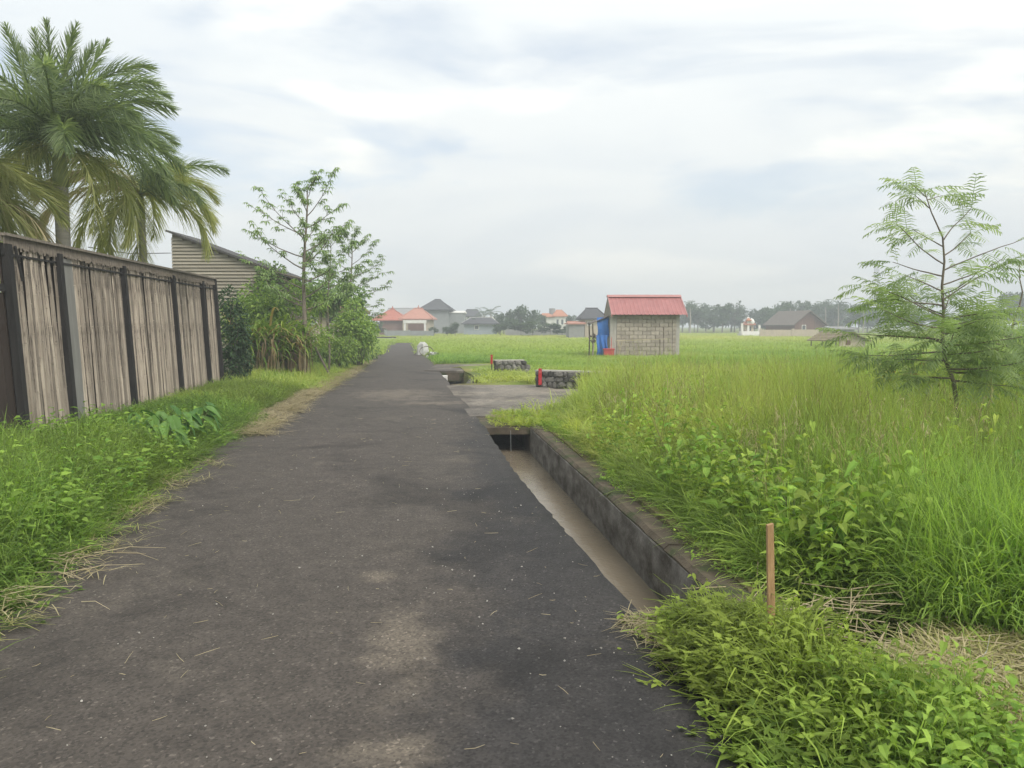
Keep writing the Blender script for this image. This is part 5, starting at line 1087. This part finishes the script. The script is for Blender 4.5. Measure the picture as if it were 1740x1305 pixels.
def scatter_group(c):
    ng = bpy.data.node_groups.new('scatter_'+c.name, 'GeometryNodeTree')
    ng.interface.new_socket('Geometry', in_out='INPUT', socket_type='NodeSocketGeometry'); ng.interface.new_socket('Geometry', in_out='OUTPUT', socket_type='NodeSocketGeometry')
    gi, go = ng.nodes.new('NodeGroupInput'), ng.nodes.new('NodeGroupOutput'); ci = ng.nodes.new('GeometryNodeCollectionInfo'); ci.inputs[0].default_value = c; ci.inputs[1].default_value = True; ci.inputs[2].default_value = True
    ip = ng.nodes.new('GeometryNodeInstanceOnPoints'); ip.inputs['Pick Instance'].default_value = True
    def na(nm, ty): n = ng.nodes.new('GeometryNodeInputNamedAttribute'); n.data_type = ty; n.inputs[0].default_value = nm; return n.outputs[0]
    l = ng.links.new; l(gi.outputs[0], ip.inputs['Points']); l(ci.outputs[0], ip.inputs['Instance']); l(na('idx', 'INT'), ip.inputs['Instance Index'])
    l(na('rot', 'FLOAT_VECTOR'), ip.inputs['Rotation']); l(na('scl', 'FLOAT_VECTOR'), ip.inputs['Scale']); l(ip.outputs[0], go.inputs[0]); return ng
GR = {k: scatter_group(c) for k, c in C.items()}
def scatter(name, label, key, pts, cat='grass', tilt=.06):
    """pts: (x, y, z, scale_xy, scale_z, tint, lum)"""
    a = np.array(pts, dtype=np.float32); n = len(a); me = bpy.data.meshes.new(name); me.vertices.add(n); me.vertices.foreach_set('co', a[:, :3].ravel())
    k = len(C[key].objects)
    def att(nm, ty, v, prop='value'): q = me.attributes.new(nm, ty, 'POINT'); q.data.foreach_set(prop, v.ravel())
    att('idx', 'INT', nr.randint(0, k, n).astype(np.int32))
    rot = np.stack([nr.normal(0, tilt, n), nr.normal(0, tilt, n), nr.uniform(0, 6.283, n)], 1).astype(np.float32); att('rot', 'FLOAT_VECTOR', rot, 'vector')
    att('scl', 'FLOAT_VECTOR', np.stack([a[:, 3], a[:, 3], a[:, 4]], 1).astype(np.float32), 'vector'); att('tint', 'FLOAT', a[:, 5]); att('lum', 'FLOAT', a[:, 6])
    o = bpy.data.objects.new(name, me); col.objects.link(o); md = o.modifiers.new('scatter', 'NODES'); md.node_group = GR[key]
    return tag(o, label, cat, kind='stuff')
def patch(x, y, s=1.0, ph=0.0):
    v = math.sin(x*.9*s+1.3*y*s+ph)+math.sin(1.7*x*s-.6*y*s+2.1+ph)+math.sin(.37*x*s+.53*y*s+4+ph)+.6*math.sin(3.1*x*s+2.2*y*s+ph)
    return min(1, max(0, .5+v/5.5))
def fence_x(y): return fpos(y).x
def on_path(x, y): return 14.1 < y < 20.7 and -3 < x < .75+(y-13.9)*.30+.12*math.sin(y*5)
def on_pit(x, y): return ((x-1.78)/.42)**2+((y-3.98)/.42)**2 < 1
def on_mown(x, y): return x > 1.62+(y-2.67)*.36+.10*math.sin(y*7) and 1.0 < y < 3.95+.2*math.sin(x*4)
# meadow, 4 to 14 m
pts = []; pw_ = []
for _ in range(12500):
    y = 3.8+10.4*rng.random()**1.15; x = rng.uniform(wallout(y)+.06, .74*y+2.2)
    if on_path(x, y) or on_pit(x, y) or on_mown(x, y): continue
    d = x-wallout(y)
    if y > 12 and x < .75+rng.uniform(0, .5): continue
    if rng.random() > (1.0 if y < 8 else .75): continue
    edge = min(1, max(.35, d/1.1)); 
    tn = patch(x, y, .55)**1.5*.7+(.65 if 8.5 < y < 14 and x < 3.6 else .25 if y > 8 else 0)*rng.random()
    pts.append((x, y, gz(x, y)-.02, 1.05, edge*(.8+.55*patch(x, y, 1.3, 5))*rng.uniform(.75, 1.25)*(1.0 if y < 7 else 1.25), min(.9, tn), rng.uniform(.62, 1.2)*(.62+.6*patch(x, y, 2.6, 7))))
scatter('meadow_grass', 'tall green meadow grass on the right beside the canal', 'meadow', pts, tilt=.22)
pts = []
for _ in range(750):
    y = 5+16*rng.random(); x = wallout(min(y, 12))+.3+rng.random()*(.74*y+1.5)
    if on_path(x, y) or on_pit(x, y) or (y > 12 and x < 2): continue
    pts.append((x, y, gz(x, y), 1.0, rng.uniform(.7, 1.15), rng.uniform(.2, 1.0), rng.uniform(.7, 1.1)))
scatter('seed_stalks', 'thin tan seed stalks standing above the meadow grass', 'seed', pts, tilt=.15)
# middle meadow 11 to 42 m
pts = []
for _ in range(30000):
    y = 10+34*rng.random()**.85; x = rng.uniform(-9, .74*y+4)
    if y < 14 and x < 1.2: continue
    if x < roadR(y)+.2 or on_path(x, y): continue
    if y < 20.5 and x < .4: continue
    if 20 < y < 31.5 and x < .9 and not (x > -1.1 and y < 27.5 and rng.random() < .25): continue
    if sx0-1.2 < x < sx1+.2 and sy0-.5 < y < sy1: continue
    hz_ = 1.5 if y < 19 and x > 1.6 else 1.2 if y < 26 and x > 5 else .75 if y < 31 else .45
    if y > 20 and x < 4.5: hz_ = .38
    if -.9 < x < 3.4 and 18.6 < y < 21: hz_ = .5
    if 20.5 < y < 28 and x < .9: hz_ = .3
    fallow = 1 if (21 < y < 25 and x > 5) else 0
    tn = patch(x, y, .23, 2)**1.4*.8+(.35 if fallow else 0)
    pts.append((x, y, gz(x, y)-.02, 1.0, hz_*rng.uniform(.7, 1.15)*(.45 if fallow else 1), min(.95, tn), rng.uniform(.85, 1.1)))
scatter('field_grass', 'green field grass around the block shed and stone walls', 'mid', pts, tilt=.12)
pts = []
for _ in range(15000):
    y = 40+100*rng.random()**1.3; x = rng.uniform(-.5*y-4, .74*y+6)
    if roadL(y)-.3 < x < roadR(y)+.5 and y < 69: continue
    if y < 70 and x < roadL(y)-5: continue
    tn = patch(x, y, .05, 1)*.75+(.25 if y > 85 else 0)
    pts.append((x, y, -.02, 1.15, rng.uniform(.6, 1.1)*(.5 if y < 80 else .4), min(.95, tn), rng.uniform(.88, 1.1)))
scatter('far_field_grass', 'far yellow-green field reaching to the houses and treeline', 'far', pts)
# ledge of the canal wall and canal banks
pts = []
for _ in range(430):
    y = rng.uniform(4.6, 11.9); x = wallout(y)+.05-rng.random()**2.2*.34*patch(y, 2, 1.6)
    pts.append((x, y, .0, .8, rng.uniform(.3, .75), rng.random()*.35, rng.uniform(.8, 1.1)))
for _ in range(260):
    y = rng.uniform(11.98, 13.9); x = rng.uniform(-.35, 1.6); pts.append((x, y, .012, .8, rng.uniform(.15, .45), rng.uniform(.2, .8), 1.0))
scatter('canal_bank_weeds', 'weeds creeping over the canal wall and the culvert slab', 'weed', pts, tilt=.3)
# near right weeds
pts = []; pf = []; pd = []; psh = []
for _ in range(3300):
    y = rng.uniform(.6, 4.2); x = rng.uniform(roadR(y)-.06, 3.4)
    if on_pit(x, y): continue
    if y > 3.95+.15*math.sin(x*9) or (x > 1.32+.06*math.sin(y*9) and y > 3.35-.75*min(1, max(0, (x-1.32)/.25))*.5 and rng.random() < .95): continue
    if on_mown(x, y):
        continue
    e = min(1, max(.25, (x-roadR(y)+.05)/.35))
    if 1.40 < x < 2.1 and 2.4 < y < 3.0 and rng.random() < .8: pf.append((x, y, gz(x, y)-.01, 1.0, e*rng.uniform(.7, 1.15), rng.random()*.25, rng.uniform(.95, 1.15))); continue
    k_ = rng.uniform(.7, 1.35); pts.append((x, y, gz(x, y)-.015, k_, e*k_*rng.uniform(.75, 1.2)*(.40 if (y > 2.95 and x > 1.3) else .75 if y > 3.4 else 1), patch(x, y, 1.4)**1.5*.45, rng.uniform(.5, 1.15)*(.75+.4*patch(x, y, 2.3, 4))))
scatter('roadside_weeds', 'leafy bright weeds at the right road edge in the foreground', 'weed', pts, 'weeds', .2)
scatter('fine_grass', 'fine upright grass patch among the foreground weeds', 'fine', pf)
for _ in range(2600):
    y = rng.uniform(1.0, 4.3); x = rng.uniform(1.4, 4.5)
    if on_mown(x, y): pd.append((x, y, gz(x, y), 1.0, rng.uniform(.6, 1.4), rng.random()**1.5*.8, rng.uniform(.8, 1.1))); psh.append((x+rng.uniform(-.05, .05), y, gz(x, y)-.005, 1.0, rng.uniform(.5, 1.2), rng.uniform(.3, .9), rng.uniform(.85, 1.1)))
for _ in range(60):
    a_ = rng.uniform(0, 6.28); q = rng.uniform(.2, .42); x, y = 1.8+q*math.cos(a_), 4.0+q*math.sin(a_)*.9; pd.append((x, y, gz(x, y)+.05, 1.2, 1.5, 0, .8))
scatter('short_grass', 'short mown grass at the lower right corner', 'short', psh)
# left verge
pts = []; pv2 = []
for _ in range(9000):
    y = 2.2+17*rng.random()**1.1; fx = fence_x(max(y, 7)) if y > 7 else -5.9; x = rng.uniform(fx+.15, roadL(y)-.04)
    d = roadL(y)-.04-x
    if rng.random() > min(1, d/.35+.25): continue
    if y > 13 and d < .35+rng.random()*.4 : continue
    e = min(1, max(.3, d/.6)); hh = (1.2 if y < 9 else .68)*(.85 if d > 1.5 else 1)*(.65+.6*patch(x, y, 1.5, 1))
    pts.append((x, y, gz(x, y)-.02, 1.0, e*hh*rng.uniform(.65, 1.15), patch(x, y, .8, 3)*.22+(.35*rng.random() if y > 14 else 0), rng.uniform(.5, 1.1)*(.7+.45*patch(x, y, 2.0, 6))))
scatter('verge_grass', 'long green grass spilling from the fence foot onto the road', 'verge', pts, tilt=.18)
pts = []
for _ in range(5200):
    y = rng.uniform(18.5, 62); x = roadL(y)+.1-4.2*rng.random()**1.5; d = roadL(y)-x
    if y < 30 and x < roadL(y)-2.2: continue
    dry = .75 if y < 27 else .45
    pts.append((x, y, gz(x, y)-.02, 1.0, min(1, .25+d/1.2)*rng.uniform(.4, .9), dry*rng.random()+.1, rng.uniform(.85, 1.1)))
scatter('far_verge_grass', 'half-dry grass along the left road edge beyond the fence', 'mid', pts)
pts = []
for _ in range(330):
    y = rng.uniform(2.6, 10.5); x = rng.uniform(-5.6 if y < 7 else fence_x(y)+.3, roadL(y)-.15); k_ = rng.uniform(.6, 1.15); pts.append((x, y, gz(x, y), k_, k_*rng.uniform(.8, 1.1), rng.random()*.15, rng.uniform(.6, 1.15)))
for _ in range(520):
    y = 4.4+5.5*rng.random()**1.4; x = wallout(y)+.15+rng.random()**1.6*(.6*y-wallout(y)+1.2)
    if on_pit(x, y) or on_mown(x, y): continue
    k_ = rng.uniform(.45, 1.1); pts.append((x, y, gz(x, y), k_, k_*rng.uniform(.9, 1.5), rng.random()*.45, rng.uniform(.6, 1.25)))
for _ in range(50):
    y = rng.uniform(2.0, 2.9); x = rng.uniform(roadR(y)+.25, 1.9); pts.append((x, y, gz(x, y), .6, rng.uniform(.5, .7), rng.random()*.3, rng.uniform(.7, 1.2)))
for _ in range(900):
    y = 5.5+11*rng.random(); x = wallout(min(y, 12))+.5+rng.random()*(.74*y+1)
    if on_path(x, y) or (y > 12 and x < 1.6): continue
    k_ = rng.uniform(.5, .85); pts.append((x, y, gz(x, y), k_, k_*rng.uniform(1.5, 2.2), rng.random()*.6, rng.uniform(.85, 1.35)))
scatter('broad_leaf_weeds', 'broad-leaved weeds mixed into the grass on both sides of the road', 'broad', pts, 'weeds')
# dry straw along the left road edge and by the pit
for _ in range(900):
    y = rng.uniform(11, 34); x = roadL(y)+rng.gauss(.05, .28)*max(.3, patch(y, 1, 1.1)); pd.append((x, y, .012, 1.3, rng.uniform(.5, 1.2), rng.random()*.2, rng.uniform(.8, 1.1)))
for _ in range(40):
    y = rng.uniform(2.6, 9.5); x = roadL(y)+rng.uniform(-.2, .2); pd.append((x, y, .012, 1.0, rng.uniform(.4, 1.0), rng.random()*.7, rng.uniform(.8, 1.1)))
for x, y, n_ in ((.80, 3.9, 22), (.92, 3.55, 10), (-.2, 13.2, 14)):
    for _ in range(n_): pd.append((x+rng.gauss(0, .09), y+rng.gauss(0, .1), .008, .8, .6, rng.random()*.2, .85))
scatter('dry_straw', 'dry cut straw strewn along the verges and mown patch', 'dry', pd, 'straw')

# straw bits and pebbles on the asphalt
mb = MB()
for _ in range(240):
    y = 1.6+13*rng.random()**1.5; x = rng.uniform(roadL(y), roadR(y)-.05); a_ = rng.uniform(0, 6.28); l = rng.choice((.02, .03, .04, .07, .12))*rng.uniform(.6, 1.2); d = Vector((math.cos(a_), math.sin(a_), rng.uniform(0, .08)))
    p = Vector((x, y, .024)); mb.tube([p, p+d*l*.5+rv(.004), p+d*l], [.0012, .0015, .0008], 3, cap=False)
tag(mb.build('straw_bits', M['straw']), 'loose straw bits scattered on the asphalt', 'straw', kind='stuff')
mb = MB()
for _ in range(800):
    y = 1.6+12*rng.random()**1.6; u = rng.random()**.55; x = roadL(y)+(roadR(y)-.03-roadL(y))*u; s = rng.choice((.002, .002, .003, .003, .004, .004, .007))*rng.uniform(.7, 1.2)
    p = Vector((x, y, .017)); mb.add([p+Vector(q)*s+rv(s*.3) for q in ((1, 0, 0), (0, 1, 0), (-1, 0, 0), (0, -1, 0), (0, 0, .8), (0, 0, -.8))], [(0, 1, 4), (1, 2, 4), (2, 3, 4), (3, 0, 4), (1, 0, 5), (2, 1, 5), (3, 2, 5), (0, 3, 5)])
tag(mb.build('gravel', M['pebble']), 'pale grit and small pebbles on the asphalt', 'gravel', kind='stuff')
mb = MB()                                     # cut stalks lying over the hollow and at the verge
for _ in range(90):
    a_ = rng.uniform(0, 6.28); p = Vector((1.8+rng.gauss(0, .28), 4.0+rng.gauss(0, .2), .06+rng.uniform(-.08, .1))); d = Vector((math.cos(a_), math.sin(a_)*.7, rng.uniform(-.3, .3))); mb.tube([p, p+d*rng.uniform(.15, .42)], [.0035, .002], 4, cap=False)
for x, y, n_ in ((-2.85, 4.9, 9), (-2.75, 4.2, 7)):
    for _ in range(n_):
        a_ = rng.gauss(R(8), .5); p = Vector((x+rng.gauss(0, .18)-.15, y+rng.gauss(0, .10), .03+rng.uniform(0, .05))); d = Vector((math.cos(a_), math.sin(a_), rng.uniform(-.05, .12))); l = rng.uniform(.15, .55); mb.tube([p, p+d*l*.5+Vector((0, 0, .02)), p+d*l-Vector((0, 0, .01))], [.0026, .002, .001], 4, cap=False)
tag(mb.build('cut_stalks', M['straw']), 'cut dry stalks over the hollow and at the left road edge', 'stalks', kind='stuff')

# ---------------------------------------------------------------- haze
def haze():
    m, t, out = newmat('haze_air'); v = N(t, 'ShaderNodeVolumePrincipled', inp={'Density': 0.0029, 'Color': (0.86, 0.92, 0.95, 1), 'Anisotropy': 0.0}); t.links.new(v.outputs[0], out.inputs['Volume'])
    try: m.cycles.homogeneous_volume = True
    except Exception: pass
    MB().bb(-520, 520, -80, 520, -2.0, 26).build('haze', m)
    tag(bpy.data.objects['haze'], kind='stuff'); bpy.data.objects['haze']['label'] = 'pale humid haze over the fields'
haze()
